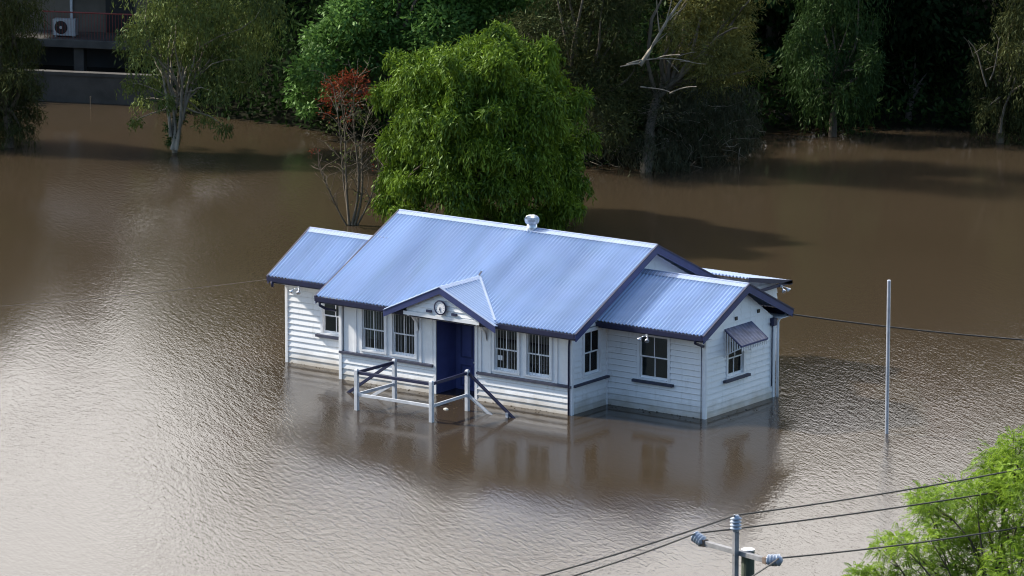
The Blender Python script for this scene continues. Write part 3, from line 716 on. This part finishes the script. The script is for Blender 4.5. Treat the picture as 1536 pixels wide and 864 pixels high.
# ================================================================ TREES
UPZ = np.array([0, 0, 1.])
def leafquads(c, d, n, ln, wd):
    """rhombic leaves: centre-base c, long axis d, face normal n"""
    d = nrm(d); s = nrm(np.cross(d, n)); ln = np.broadcast_to(ln, (len(c),))[:, None]; wd = np.broadcast_to(wd, (len(c),))[:, None]
    V = np.stack([c, c+d*ln*.45+s*wd*.5, c+d*ln, c+d*ln*.45-s*wd*.5], 1).reshape(-1, 3)
    return V
def put_leaves(name, Vs, mt, parent=None, loc=None):
    V = np.vstack(Vs); q = np.arange(len(V)).reshape(-1, 4); return fastmesh(name, V, q, mt, parent, loc)
def rsph(n):
    v = rng.normal(size=(n, 3)); return nrm(v)
def clump_leaves(c, r, n, ln, wd, droop=.3, shell=.55, flat=.8):
    u = rsph(n); rad = r*(shell+(1-shell)*rng.random((n, 1)))*(1+.16*np.sin(u[:, :1]*5+u[:, 2:]*7+c[0]*3))
    p = c+u*rad*np.array([1, 1, flat]); d = nrm(u*.7+rng.normal(size=(n, 3))*.6-UPZ*droop); nn = nrm(u*.6+UPZ*.4+rng.normal(size=(n, 3))*.6)
    return leafquads(p, d, nn, ln*(.6+.8*rng.random(n)), wd)
def weep_leaves(c, r, ns, length, per, ln, wd, flat=.7, spread=.35, zmin=None):
    """strands that leave the top of a clump, arch out and hang"""
    u = rsph(ns); u[:, 2] = np.abs(u[:, 2])*.9-.15; p0 = c+u*r*np.array([1, 1, flat])*(.5+.5*rng.random((ns, 1)))
    L_ = length*(.5+.7*rng.random((ns, 1, 1))); t = (np.arange(per)[None, :, None]+rng.random((ns, per, 1))*.9)/per
    out = u.copy(); out[:, 2] = 0; out = out*r*spread
    P_ = p0[:, None]+out[:, None]*np.sqrt(t)-UPZ*L_*t**1.25+rng.normal(size=(ns, per, 3))*.045
    if zmin is not None: P_[..., 2] = np.maximum(P_[..., 2], zmin+rng.random((ns, per))*.1)
    P_ = P_.reshape(-1, 3); k = len(P_)
    d = nrm(-UPZ*1.0+rng.normal(size=(k, 3))*.45); nn = nrm(np.repeat(u, per, 0)+rng.normal(size=(k, 3))*.7)
    return leafquads(P_, d, nn, ln*(.6+.8*rng.random(k)), wd)
def limb(mb, a, b, r0, r1, bend=.15, k=6, n=7):
    a = np.array(a, float); b = np.array(b, float); t = np.linspace(0, 1, n)[:, None]; ln = np.linalg.norm(b-a)
    j = rng.normal(size=3)*bend*ln*.5; j2 = rng.normal(size=3)*bend*ln*.25
    q = a+(b-a)*t+j*np.sin(math.pi*t)+j2*np.sin(2*math.pi*t); q[:, 2] += (np.sin(math.pi*t)*ln*bend*.4)[:, 0]
    mb.tube(q, r0+(r1-r0)*t[:, 0]**.8, k, cap=False); return q
def tree(name, base, label, cat, clumps, mt, bark, trunk_r=.2, leaf=(.13, .05), dens=900, weep=None, group=None, fork=.35, forkpt=None, twigs=0, extra=None, zmin=None, shell=.5, flat=.8):
    """clumps: list of (pos(3), radius). trunk > limbs are one mesh, crown one mesh"""
    base = np.array(base, float); t = empty(name, base, label, cat, group)
    cs = [np.array(c[0]) for c in clumps]; cen = np.mean(cs, 0)
    fp = forkpt if forkpt is not None else base+(cen-base)*fork
    mb = MB(); limb(mb, base-(0, 0, .6), fp, trunk_r*1.15, trunk_r*.75, .06, 10)
    for c in cs:
        st = fp+(cen-fp)*rng.random()*.3; limb(mb, st, c, trunk_r*.45, trunk_r*.10, .14)
        for _ in range(twigs):
            limb(mb, c-(c-st)*rng.random()*.4, c+rsph(1)[0]*.9*weep_r(clumps, c), trunk_r*.12, trunk_r*.03, .15, 4, 4)
    mb.build('trunk', bark, t, True)
    Vs = []
    for c, r in clumps:
        c = np.array(c); n = int(dens*r*r)
        if weep: Vs.append(weep_leaves(c, r, max(4, int(n/weep[1])), weep[0]*r, weep[1], leaf[0], leaf[1], zmin=zmin)); Vs.append(clump_leaves(c, r*.9, int(n*.45), leaf[0], leaf[1], .6, .45, flat))
        else: Vs.append(clump_leaves(c, r, n, leaf[0], leaf[1], .3, shell, flat))
    if extra: Vs += extra
    put_leaves('crown', Vs, mt, t); return t
def weep_r(cl, c): return 1.0
def ellip(px, py, t, rx, ry, rz, n, r, top=-.4):
    """n clumps over the shell of an ellipsoid centred where (px,py) is seen at distance t"""
    c = atd(px, py, t); out = []
    for i in range(n):
        ph = i*2.39996; z = 1-(i+.5)/n*(1-top); q = math.sqrt(max(0, 1-z*z)); jr = .86+.22*rng.random()
        v = RG*rx*q*math.cos(ph)*jr+AW*ry*q*math.sin(ph)*jr+UPZ*rz*z*jr
        out.append((c+v, r*(.75+.5*rng.random())))
    return out

# big fresh-green weeping tree behind the house
BT = 189.
base = onz(716, 322)
cl = [(atd(x, y, BT+dz), r) for x, y, dz, r in [(735, 62, 0, .75), (700, 78, -1, .9), (660, 92, 0, .9), (770, 75, .5, .8), (800, 90, -.5, .8), (620, 110, .3, .85), (612, 140, -.8, .75), (825, 120, .5, .75), (603, 185, .6, .65), (845, 165, -.6, .8), (850, 215, .3, .75), (606, 225, -.8, .7), (610, 265, -.5, .8), (840, 262, -.8, .75), (645, 120, -2.2, .9), (690, 115, -2.6, .9), (740, 110, -2.4, 1.), (790, 130, -2.2, .9), (640, 170, -2.6, .9), (690, 165, -3.1, 1.), (745, 165, -3.1, .9), (800, 180, -2.6, .9), (625, 215, -2.4, .8), (670, 220, -3., .9), (725, 215, -3.3, 1.), (775, 225, -3., .9), (820, 230, -2.2, .8), (640, 270, -2.4, .8), (690, 268, -2.9, .9), (745, 270, -3., .9), (800, 270, -2.4, .8), (700, 100, 2, 1.), (760, 110, 2.2, 1.), (650, 150, 2.2, 1.), (800, 160, 2, 1.), (720, 170, 3, 1.1), (620, 200, 2., .9), (840, 220, 2, .8), (700, 230, 2.6, 1.), (775, 230, 2.6, 1.), (720, 150, 0, 1.4), (700, 210, 0, 1.4), (770, 190, 0, 1.3), (600, 300, -.5, .5), (850, 295, 0, .6), (615, 315, -1.5, .6), (830, 315, -1, .6), (700, 310, -2.5, .7), (770, 310, -2, .7), (858, 240, 0, .4), (585, 270, .5, .4), (575, 150, .3, .45)]]
cl = [(c+rng.normal(size=3)*.12, r*.86) for c, r in cl]+[(c+rsph(1)[0]*r*.95, .36+.16*rng.random()) for c, r in cl for _ in range(2)]
tree('pepper_tree', base, 'big bright green weeping tree standing in the water right behind the house', 'tree', cl, M['lf_green'], M['bark'], .24, (.20, .055), 2300, weep=(1.1, 9), zmin=.02)
# coral tree, mostly bare with red blossom
b0 = onz(528, 338); CT = depth(b0)
ct = empty('coral_tree', b0, 'thin nearly bare tree with red blossom at its top left of the big green tree', 'tree')
mb = MB(); tips = []
stems = [((528, 338), (533, 120)), ((524, 338), (512, 150)), ((532, 338), (556, 170)), ((520, 338), (478, 250)), ((536, 338), (585, 230)), ((524, 330), (500, 130))]
for i, (a, b) in enumerate(stems):
    A = atd(a[0], a[1], CT); A[2] = max(A[2], -.3); B = atd(b[0], b[1], CT+rng.normal()*.5)
    q = limb(mb, A, B, .055 if i < 3 else .035, .012, .05, 6, 12)
    for j in range(3, 12):
        for _ in range(3 if i < 3 else 2):
            e = q[j]+np.array(RG*rng.normal()*.55+AW*rng.normal()*.5+UPZ*(.25+.7*rng.random()))*(.5+.5*rng.random()); q2 = limb(mb, q[j], e, .016, .006, .12, 4, 5); tips.append(e)
            e2 = q2[3]+RG*rng.normal()*.25+UPZ*.35*rng.random()+AW*rng.normal()*.2; limb(mb, q2[3], e2, .008, .004, .1, 4, 3); tips.append(e2)
mb.build('trunk', M['bark_grey'], ct, True)
Vs = []
for px, py, r, n in [(498, 128, .40, 330), (515, 118, .40, 330), (535, 118, .42, 350), (545, 138, .35, 200), (492, 148, .35, 230), (510, 145, .4, 220), (530, 150, .4, 120), (520, 178, .45, 60), (468, 225, .25, 30), (490, 170, .3, 70), (560, 250, .3, 25)]:
    c = atd(px, py, CT+rng.normal()*.3); Vs.append(clump_leaves(c, r*1.15, int(n*.6), .10, .04, 0, .1))
put_leaves('blossom', Vs, M['lf_red'], ct)
Vs = [clump_leaves(atd(px, py, CT), r, n, .1, .04, .4, .1) for px, py, r, n in [(500, 190, .5, 60), (540, 175, .5, 80), (520, 230, .9, 80), (545, 300, .5, 50)]]
put_leaves('leaves', Vs, M['lf_euc'], ct)

# gum tree on the left, pale forked trunks
b0 = onz(261, 229); ET = depth(b0)
ec = [(185+10, 55, .55), (215, 85, .6), (215, 40, .8), (240, 15, .9), (235, 120, .5), (200, 125, .45), (215, 150, .35), (275, 20, 1.0), (300, 60, .9), (320, 20, 1.1), (345, 55, .9), (375, 20, 1.0), (365, 90, .75), (335, 110, .7), (325, 140, .5), (385, 60, .7), (300, 110, .6), (280, 150, .4), (255, 70, .7), (310, 175, .4), (335, 190, .35), (205, 180, .3), (250, 150, .4), (395, 5, .9), (290, -40, 1.4), (350, -50, 1.4), (230, -50, 1.2), (300, -110, 1.6), (370, 125, .4)]
cl = [(atd(x, y, ET+rng.normal()*1.0), r) for x, y, r in ec]
tg = tree('gum_tree', b0, 'loose crowned gum tree with pale forked trunks standing in the water at left', 'tree', cl, M['lf_euc'], M['bark_pale'], .10, (.17, .045), 1150, weep=(1.3, 9), forkpt=atd(263, 165, ET))
mb = MB()
for a, b, r in [((258, 225), (257, 110), .085), ((264, 225), (275, 100), .075), ((262, 222), (295, 105), .07), ((256, 205), (240, 60), .07), ((275, 180), (300, 40), .06), ((257, 120), (262, 20), .05)]:
    A = atd(*a, ET-.2); B = atd(*b, ET-.1+rng.normal()*.3); A[2] = max(A[2], -.3); limb(mb, A, B, r, r*.5, .05, 8, 10)
mb.build('trunk', M['bark_pale'], tg, True)
Vs = [clump_leaves(atd(260+rng.normal()*4, y, ET), .28, 160, .14, .05, .4, .2) for y in (178, 190, 202, 212)]
put_leaves('trunk_growth', Vs, M['lf_willow'], tg)

# left edge: she-oak hanging into the frame
b0 = onz(15, 222); LT = depth(b0)
cl = [(atd(x, y, LT+rng.normal()*.8), r) for x, y, r in [(0, 20, 1.2), (30, 10, .8), (10, 70, 1.1), (45, 60, .5), (30, 110, .8), (-20, 120, 1.2), (45, 130, .45), (20, 150, .9), (50, 165, .4), (-10, 180, 1.), (30, 190, .6), (-60, 60, 1.6), (-60, 140, 1.6), (0, -50, 1.6), (-60, -90, 1.8), (-20, 40, 1.)]]
tree('she_oak', b0, 'dull drooping tree at the left edge standing in the water beside the balcony building', 'tree', cl, M['lf_olive'], M['bark'], .2, (.22, .03), 1500, weep=(1.2, 12), zmin=.02)

# dense mid-green tree behind the coral tree
b0 = onz(600, 195); JT = 205.
b0 = atd(590, 200, 205); b0[2] = gz(b0)
jc = [(455, 140, .7), (475, 100, .9), (450, 110, .5), (500, 60, 1.1), (480, 150, .5), (530, 25, 1.2), (560, 80, 1.2), (520, 100, .9), (590, 30, 1.3), (640, 10, 1.4), (610, 70, 1.2), (480, 60, .7), (660, 40, 1.2), (700, 0, 1.4), (570, -30, 1.6), (640, -50, 1.8), (740, 20, 1.1), (460, 165, .35), (510, 130, .7), (600, -110, 2.), (700, -70, 1.8), (780, -10, 1.4), (550, 130, .9)]
cl = [(atd(x, y, JT+rng.normal()*1.2), r) for x, y, r in jc]
tree('jacaranda', b0, 'dense mid green tree on the bank behind the red blossomed tree', 'tree', cl, M['lf_jac'], M['bark'], .25, (.20, .10), 1150, shell=.45)

# olive she-oak right behind the big green tree
b0 = atd(850, 232, 201.); b0[2] = gz(b0)
oc = [(770, 45, .8), (800, 40, .9), (840, 50, 1.), (820, 80, 1.1), (870, 70, 1.), (890, 100, 1.), (860, 120, 1.2), (915, 80, .8), (930, 110, .8), (900, 150, 1.2), (870, 180, 1.1), (940, 150, 1.0), (790, 90, 1.), (950, 90, .6), (920, 190, 1.0), (880, 215, .7), (850, -20, 1.6), (900, -70, 1.7), (840, -120, 1.7), (890, -170, 1.6), (860, -220, 1.3), (880, 25, .9), (930, 45, .9), (850, 10, .9), (905, 0, 1.), (930, 0, 1.4)]
cl = [(atd(x, y, 200+rng.normal()*1.2), r) for x, y, r in oc]
tree('she_oak', b0, 'grey olive tree with fine foliage right behind the big green tree', 'tree', cl, M['lf_olive'], M['bark_grey'], .2, (.20, .035), 1250, shell=.3)
# leaning olive tree with bare pale branches and silted lower twigs
b0 = onz(960, 262); OT = depth(b0)+2
oc = [(1010, 45, .7), (1050, 30, 1.), (1090, 50, 1.), (1110, 80, .8), (1070, 85, 1.2), (1030, 80, .8), (1100, 110, .8), (1060, 120, 1.), (1020, 115, .5), (1085, 15, .8), (1120, 40, .4), (1000, 70, .4), (1060, -50, 1.5), (1110, -90, 1.3), (1150, -140, 1.4), (1160, -30, 1.1), (1040, 10, .9), (1075, 0, 1.), (1110, 10, .9), (1060, 60, .8), (1095, 70, .8), (1140, 100, .5)]
cl = [(atd(x, y, OT+rng.normal()*1.), r) for x, y, r in oc]
tl = tree('leaning_tree', b0, 'leaning olive topped tree with bare pale branches and silted twigs trailing in the water', 'tree', cl, M['lf_gold'], M['bark_grey'], .2, (.18, .035), 1500, forkpt=atd(985, 150, OT), shell=.25)
sc = [(900, 190, .9), (950, 180, 1.), (1000, 170, 1.), (1050, 170, 1.1), (1100, 180, .9), (930, 225, .9), (980, 225, 1.), (1030, 225, 1.), (1080, 230, .9), (1120, 220, .5), (890, 225, .6), (1010, 250, .6), (1060, 250, .6), (980, 130, .9), (1050, 140, .9), (1110, 150, .7), (1125, 190, .4)]
Vs = [weep_leaves(atd(x, y-12, OT+rng.normal()*1.2), r, int(95*r*r)+10, 1.1*r, 12, .2, .03, zmin=.03) for x, y, r in sc]+[clump_leaves(atd(x, y, OT+rng.normal()), r, int(600*r*r), .2, .03, .5, .2) for x, y, r in sc]
put_leaves('trailing_twigs', Vs, M['lf_brown'], tl)
mb = MB()
q = limb(mb, atd(960, 98, OT-2.3), atd(1022, 0, OT-2.3), .08, .04, .03, 6, 10)
for a, b, r in [((990, 52), (985, 0), .03), ((998, 40), (1008, -6), .03), ((1005, 30), (1030, 5), .02), ((975, 75), (1000, 50), .02), ((940, 97), (985, 88), .045), ((985, 88), (1020, 82), .03), ((985, 88), (1035, 92), .03), ((1000, 90), (1018, 108), .02), ((1015, 84), (1045, 78), .015), ((1020, 92), (1060, 96), .015), ((960, 95), (930, 100), .04), ((1005, 140), (1045, 130), .03), ((960, 130), (1010, 140), .03)]:
    limb(mb, atd(*a, OT-2.4), atd(*b, OT-2.4+rng.normal()*.3), r, r*.5, .06, 5, 6)
for k in range(70):
    x = rng.uniform(890, 1120); y = rng.uniform(150, 255); limb(mb, atd(x, y, OT-.6+rng.normal()*.6), atd(x+rng.normal()*30, min(y+rng.normal()*14, 262), OT-.6+rng.normal()*.6), .010, .005, .15, 4, 5)
mb.build('bare_branches', M['bark_pale'], tl, True)

# willows on the right
def willow(base, label, pts, t, mt='lf_willow', dens=1500, leaf=(.2, .035), L_=2.6, zmin=.03, bark='bark'):
    pts = list(pts)+[(x+rng.normal()*6, y+48, r*.8) for x, y, r in pts if 20 < y < 125]
    cl = [(atd(x, y, t+rng.normal()*.7), r) for x, y, r in pts]
    return tree('willow', base, label, 'tree', cl, M[mt], M[bark], .16, leaf, dens, weep=(L_, 20), zmin=zmin, fork=.5, group='willows along the far bank')
b0 = onz(1250, 205); t = depth(b0)
willow(b0, 'tall hanging willow with long curtains of leaves between the dark undergrowth and the right edge', [(1196, 70, .6), (1212, 40, .7), (1222, 100, .6), (1255, 110, .7), (1290, 115, .6), (1305, 80, .5), (1200, 55, .6), (1230, 20, .8), (1250, -5, 1.), (1275, 30, .7), (1290, 60, .55), (1215, 90, .5), (1240, 80, .6), (1265, 85, .6), (1300, 45, .5), (1235, 130, .5), (1270, 125, .5), (1295, 100, .5), (1310, 30, .4), (1205, 120, .3), (1240, -60, 1.2), (1290, -50, 1.1)], t)
b0 = onz(1365, 192); t = depth(b0)+3
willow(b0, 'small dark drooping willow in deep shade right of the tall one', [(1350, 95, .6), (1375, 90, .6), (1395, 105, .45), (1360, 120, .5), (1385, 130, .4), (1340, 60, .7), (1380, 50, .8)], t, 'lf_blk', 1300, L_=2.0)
b0 = onz(1500, 214); t = depth(b0)
willow(b0, 'pale twigged willow at the right edge', [(1475, 75, .45), (1500, 85, .5), (1480, 110, .5), (1520, 30, .7), (1530, 80, .7), (1510, 130, .6), (1465, 100, .35), (1535, 140, .7), (1560, 60, 1.), (1490, 160, .5), (1530, 180, .5), (1550, -20, 1.2), (1470, 175, .3)], t, 'lf_olive', 1500, bark='bark_grey')
mb = MB()
wl = [o for o in bpy.data.objects if o.name.startswith('willow')][-1]
for a, b, r in [((1480, 130), (1452, 60), .04), ((1485, 120), (1500, 55), .035), ((1460, 85), (1445, 55), .015), ((1462, 80), (1482, 65), .02), ((1498, 60), (1484, 40), .015), ((1500, 200), (1525, 110), .07), ((1478, 105), (1530, 95), .02)]:
    limb(mb, atd(*a, t-1), atd(*b, t-1), r, r*.4, .08, 5, 6)
mb.build('bare_branches', M['bark_grey'], wl, True)

# dark trees closing the bank behind (each a thing, tall: the water mirrors them)
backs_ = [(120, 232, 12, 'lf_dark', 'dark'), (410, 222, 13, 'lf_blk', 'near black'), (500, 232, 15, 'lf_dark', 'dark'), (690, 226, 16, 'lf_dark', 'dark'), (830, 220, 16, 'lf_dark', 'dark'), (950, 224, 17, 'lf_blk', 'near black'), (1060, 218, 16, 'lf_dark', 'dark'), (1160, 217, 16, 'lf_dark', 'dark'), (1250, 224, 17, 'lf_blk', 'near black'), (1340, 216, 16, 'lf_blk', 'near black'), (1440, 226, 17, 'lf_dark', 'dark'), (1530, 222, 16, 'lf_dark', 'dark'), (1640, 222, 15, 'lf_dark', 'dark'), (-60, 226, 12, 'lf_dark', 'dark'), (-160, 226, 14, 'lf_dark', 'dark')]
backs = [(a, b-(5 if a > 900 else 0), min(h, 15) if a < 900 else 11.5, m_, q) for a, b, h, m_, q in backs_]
ref = {120: 'behind the balcony building', 410: 'in the gap right of the gum tree', 500: 'behind the dense mid green tree, its left neighbour', 690: 'above the big bright green tree', 830: 'above the grey olive tree', 950: 'in the gap left of the bare pale branches', 1060: 'above the leaning olive tree', 1160: 'between the leaning olive tree and the tall willow', 1250: 'directly behind the tall willow', 1340: 'behind the small shaded willow', 1440: 'over the far grey deck at upper right', 1530: 'behind the willow at the right edge', 1110: 'in the second row, above the leaning olive tree', 1205: 'in the second row, left of the tall willow', 1300: 'in the second row, right of the tall willow', 1395: 'in the second row, left of the grey deck', 1490: 'in the second row, right of the grey deck', 1640: 'just past the right edge', -60: 'behind the she oak at the left edge', -160: 'farthest left past the frame edge'}
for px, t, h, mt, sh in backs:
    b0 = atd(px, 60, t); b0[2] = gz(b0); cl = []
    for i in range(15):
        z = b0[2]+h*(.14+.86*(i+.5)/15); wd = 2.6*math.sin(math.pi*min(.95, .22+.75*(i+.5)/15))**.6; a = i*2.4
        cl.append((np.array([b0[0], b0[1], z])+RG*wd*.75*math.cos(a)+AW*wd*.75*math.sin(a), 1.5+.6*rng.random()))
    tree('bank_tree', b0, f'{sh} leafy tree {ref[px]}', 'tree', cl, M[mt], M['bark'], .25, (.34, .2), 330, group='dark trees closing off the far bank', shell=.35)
# fern-like palms in the dark gap
for px, py, lb in [(1175, 80, 'upper'), (1165, 150, 'lower')]:
    c = atd(px, py, 210.); b0 = c.copy(); b0[2] = min(gz(c), c[2]-.5)
    tq = empty('fern_palm', b0, f'{lb} clump of arching green fronds in the dark gap left of the tall willow', 'palm')
    mb = MB(); mb.tube([b0, c], [.12, .09], 8); mb.build('trunk', M['bark'], tq)
    Vs = []
    for i in range(22):
        a = rng.random()*6.28; h = nrm(RG*math.cos(a)+AW*math.sin(a)); k = 46; tt = np.linspace(.08, 1, k)[:, None]; ln = 1.1+.7*rng.random(); rise = .3+.6*rng.random()
        q = c+h*ln*tt+UPZ*(rise*tt-1.1*tt**2)*ln*.8; sd = np.cross(h, UPZ)
        for s in (-1, 1): Vs.append(leafquads(q, sd*s+h*.5-UPZ*.35, np.tile(UPZ, (k, 1)), .28*(1.1-tt[:, 0]), .05))
    put_leaves('fronds', Vs, M['lf_bamb'], tq)

# undergrowth massed along the bank: uncountable
n = 46000; s0 = rng.uniform(-24, 26, n); d0 = rng.random(n)**1.2*14
A_ = bankaway(s0)-.5+d0; zz = terrain(s0, A_); hh = rng.random(n)**.8*(1.0+1.6*fbm(s0/2, A_/2, 5))*np.clip(.6+d0/4, 0, 1.2)
c = np.concatenate([CP[:2]+s0[:, None]*RG[:2]+A_[:, None]*AW[:2], (np.maximum(zz, 0)+hh)[:, None]], 1)
xb = 768+F*((c-CP)@RT)/((c-CP)@fw); keep = ~((xb > 20) & (xb < 235) & (d0 < 12)); c = c[keep]; n = len(c)
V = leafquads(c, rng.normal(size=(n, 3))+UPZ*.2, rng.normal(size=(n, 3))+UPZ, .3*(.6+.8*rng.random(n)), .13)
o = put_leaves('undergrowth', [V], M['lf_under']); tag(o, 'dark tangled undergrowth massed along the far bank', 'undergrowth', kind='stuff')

# ================================================================ far bank: building, rocks
BD = 219.
o0 = atd(30, 150, BD); e1 = nrm(RG*math.cos(R_(14))-AW*math.sin(R_(14))); e2 = nrm(AW*math.cos(R_(14))+RG*math.sin(R_(14)))
def zat(py, px=120): return atd(px, py, BD)[2]
ob = np.array([o0[0], o0[1], 0]); Tb = lambda u, n, z: tuple(ob+e1*u+e2*n+UPZ*z)
bd = empty('balcony_building', ob+e1*2.5, 'dim tan two storey building with a concrete balcony on the left bank', 'building')
zs = zat(66); zt = zs+.32
mb = MB(); mb.box(-3, 9, 2.0, 7, zt, zt+3.2, Tb); mb.build('wall', M['cream'], bd)
mb = MB(); mb.box(-3, 9, 3.0, 7, 0, zs-.01, Tb); mb.build('lower_wall', M['slate'], bd)
mb = MB(); mb.box(-3.4, 9.4, 0, 7.2, zs, zt-.01, Tb); mb.build('balcony_slab', M['conc'], bd, bevel=.02)
for u in (-2.4, 2.35, 7.1):
    mb = MB(); mb.box(u-.2, u+.2, .2, .6, -.5, zs-.005, Tb); mb.build('pillar', M['conc'], bd)
mb = MB(); mb.box(2.9, 4.0, 1.92, 1.99, zt+.05, zt+2.2, Tb); mb.build('doorway', M['dark'], bd)
mb = MB(); mb.box(1.45, 1.55, 1.9, 1.98, zt, zt+3, Tb); mb.build('downpipe', M['post'], bd)
mb = MB(); mb.tube([Tb(.9, .12, zt+1.05), Tb(9.3, .12, zt+1.05)], .03, 8)
for i in range(70): u = 1.0+i*.12; mb.tube([Tb(u, .12, zt), Tb(u, .12, zt+1.04)], .009, 5)
mb.build('railing', M['redrail'], bd)
mb = MB(); mb.prism([Tb(-3.6, -.3, zt+3.2), Tb(-3.6, 7.4, zt+3.2), Tb(-3.6, 3.5, zt+4.6)], e1*13.2); mb.build('roof', M['slate'], bd)
rw = onz(30, 150)-AW*.0; rwb = np.array([rw[0], rw[1], 0]); Tr = lambda u, n, z: tuple(rwb+e1*u+e2*n+UPZ*z)
mb = MB(); mb.box(-3, 8.2, 0, .3, -1, 1.02, Tr); mb.box(-3.05, 8.25, -.04, .34, 1.023, 1.15, Tr)
o = mb.build('retaining_wall', M['conc'], loc=rwb); tag(o, 'low stained concrete wall at the water edge below the balcony', 'wall')
# air conditioner on the balcony
ac = atd(94, 50, BD-.6); ac[2] = zt; au = ((ac-ob)@e1)
acr = empty('air_conditioner', Tb(au, .65, zt), 'white outdoor air conditioner with round fan grille on the balcony', 'air conditioner')
mb = MB(); mb.box(au-.46, au+.46, .5, .85, zt+.06, zt+.70, Tb); mb.box(au-.4, au-.3, .55, .8, zt, zt+.06, Tb); mb.box(au+.3, au+.4, .55, .8, zt, zt+.06, Tb); mb.build('casing', M['acw'], acr, bevel=.015)
mb = MB(); mb.lathe(Tb(au-.12, .497, zt+.38), [(.26, 0), (.26, .012), (.24, .02), (.0, .02)], 28, tuple(-e2)); fg = mb.build('fan_grille', M['dark'], acr)
mb = MB(); mb.lathe(Tb(au-.12, .475, zt+.38), [(.06, 0), (.05, .012), (.0, .012)], 14, tuple(-e2)); mb.build('fan_hub', M['acw'], acr)
# marker stick in the shallows
ms_ = onz(136, 163); mb = MB(); mb.tube([ms_-(0, 0, .5), ms_+(0, 0, .42)], .02, 8); mb.lathe(ms_+(0, 0, .42), [(.03, 0), (.03, .03), (.01, .04)], 8)
o = mb.build('marker_post', M['bark_grey'], loc=ms_); tag(o, 'thin pale marker stick in the shallows below the balcony building', 'post')
# far deck, upper right, glimpsed through the trees
fd = atd(1455, 72, 224.); Tf = lambda u, n, z: tuple(fd+e1*u+e2*n+UPZ*z)
dk = empty('house_deck', (fd[0], fd[1], gz(fd)), 'dim grey deck of a house glimpsed through the trees at upper right', 'deck')
mb = MB(); mb.box(-1.6, 3.5, 0, 3, -.1, .12, Tf); mb.build('deck_floor', M['conc'], dk)
for u in (-1.4, 1.2, 3.3):
    mb = MB(); mb.box(u-.08, u+.08, .1, .26, -5, -.105, Tf); mb.build('post', M['conc'], dk)
mb = MB(); mb.box(-.35, -.05, .3, .5, .125, 2.3, Tf); mb.build('column', M['acw'], dk)
mb = MB(); mb.box(-1.6, 3.5, 3.01, 3.3, -4, 3, Tf); mb.build('wall', M['slate'], dk)
# rocks
def rock(c, r, label):
    c = np.array(c, float); bm = bmesh.new(); bmesh.ops.create_icosphere(bm, subdivisions=4, radius=1)
    sd = rng.random(3)*10
    for v in bm.verts:
        p = np.array(v.co); k = 1+.35*(fbm(np.array(p[0]*1.6+sd[0]+20), np.array(p[1]*1.6+p[2]+sd[1]+20), 2)-.5)*2; q = (RG*p[0]*r[0]+AW*p[1]*r[1]+UPZ*p[2]*r[2])*k; v.co = q
    me = bpy.data.meshes.new('boulder'); bm.to_mesh(me); bm.free(); me.materials.append(M['rock'])
    o = bpy.data.objects.new('boulder', me); col.objects.link(o); o.location = c; tag(o, label, 'rock')
rock(onz(1165, 188)+UPZ*.1, (.55, .5, .42), 'brown grey boulder at the waterline left of the tall willow')


# ================================================================ foreground tree (pinnate leaves)
FT = 119.
b0 = atd(1560, 1100, FT); b0[2] = gz(b0)
ft = empty('feathery_tree', b0, 'sunlit fresh green tree with feathery leaves in the bottom right corner', 'tree')
fc_ = [(1500, 672, .4), (1535, 650, .4), (1520, 700, .5), (1300, 850, .35), (1330, 800, .25), (1400, 750, .4), (1500, 690, .55), (1535, 670, .6), (1470, 730, .5), (1430, 720, .35), (1395, 735, .28), (1380, 722, .2), (1450, 760, .5), (1510, 750, .7), (1560, 720, .8), (1400, 790, .4), (1350, 790, .25), (1360, 800, .25), (1440, 810, .6), (1500, 810, .8), (1380, 835, .5), (1330, 845, .35), (1295, 852, .25), (1420, 850, .6), (1480, 860, .7), (1540, 840, .9), (1600, 780, 1.), (1350, 870, .5), (1300, 880, .4), (1420, 900, .8), (1520, 910, 1.), (1620, 880, 1.2), (1360, 930, .7), (1500, 980, 1.1), (1600, 980, 1.3), (1450, 780, .4), (1490, 715, .4), (1540, 790, .5)]
cs = [(atd(x-4, y+20, FT+1.5+rng.normal()*.8), r*1.2) for x, y, r in fc_]
mb = MB(); fp = b0+(np.mean([c for c, r in cs], 0)-b0)*.45
limb(mb, b0-(0, 0, .5), fp, .2, .14, .05, 10)
for c, r in cs:
    q = limb(mb, fp+rsph(1)[0]*.1, c, .05, .012, .12)
    for _ in range(5): limb(mb, q[5], c+rsph(1)[0]*r*.9, .010, .004, .1, 4, 4)
mb.build('trunk', M['bark'], ft, True)
Vs = []
for c, r in cs:
    nf = int(560*r*r+60)
    u = rsph(nf); st = c+u*r*(.30+.68*rng.random((nf, 1))**.7)*np.array([1, 1, .8]); ax = nrm(u*.5+rng.normal(size=(nf, 3))*.6+UPZ*.1); k = 9
    ln = .20+.12*rng.random((nf, 1, 1)); tt = np.linspace(.15, 1, k)[None, :, None]
    q = st[:, None]+ax[:, None]*ln*tt-UPZ*.10*tt**2; nn = nrm(UPZ+rng.normal(size=(nf, 3))*.35); sd = nrm(np.cross(ax, nn))
    for s in (-1, 1):
        dd = (sd[:, None]*s+ax[:, None]*.55-UPZ*.15)*np.ones((1, k, 1)); N_ = (nn[:, None]*np.ones((1, k, 1)))
        Vs.append(leafquads(q.reshape(-1, 3), dd.reshape(-1, 3), N_.reshape(-1, 3), np.broadcast_to(.060*(1.25-.75*tt), (nf, k, 1)).ravel(), .024))
put_leaves('crown', Vs, M['lf_fg'], ft)
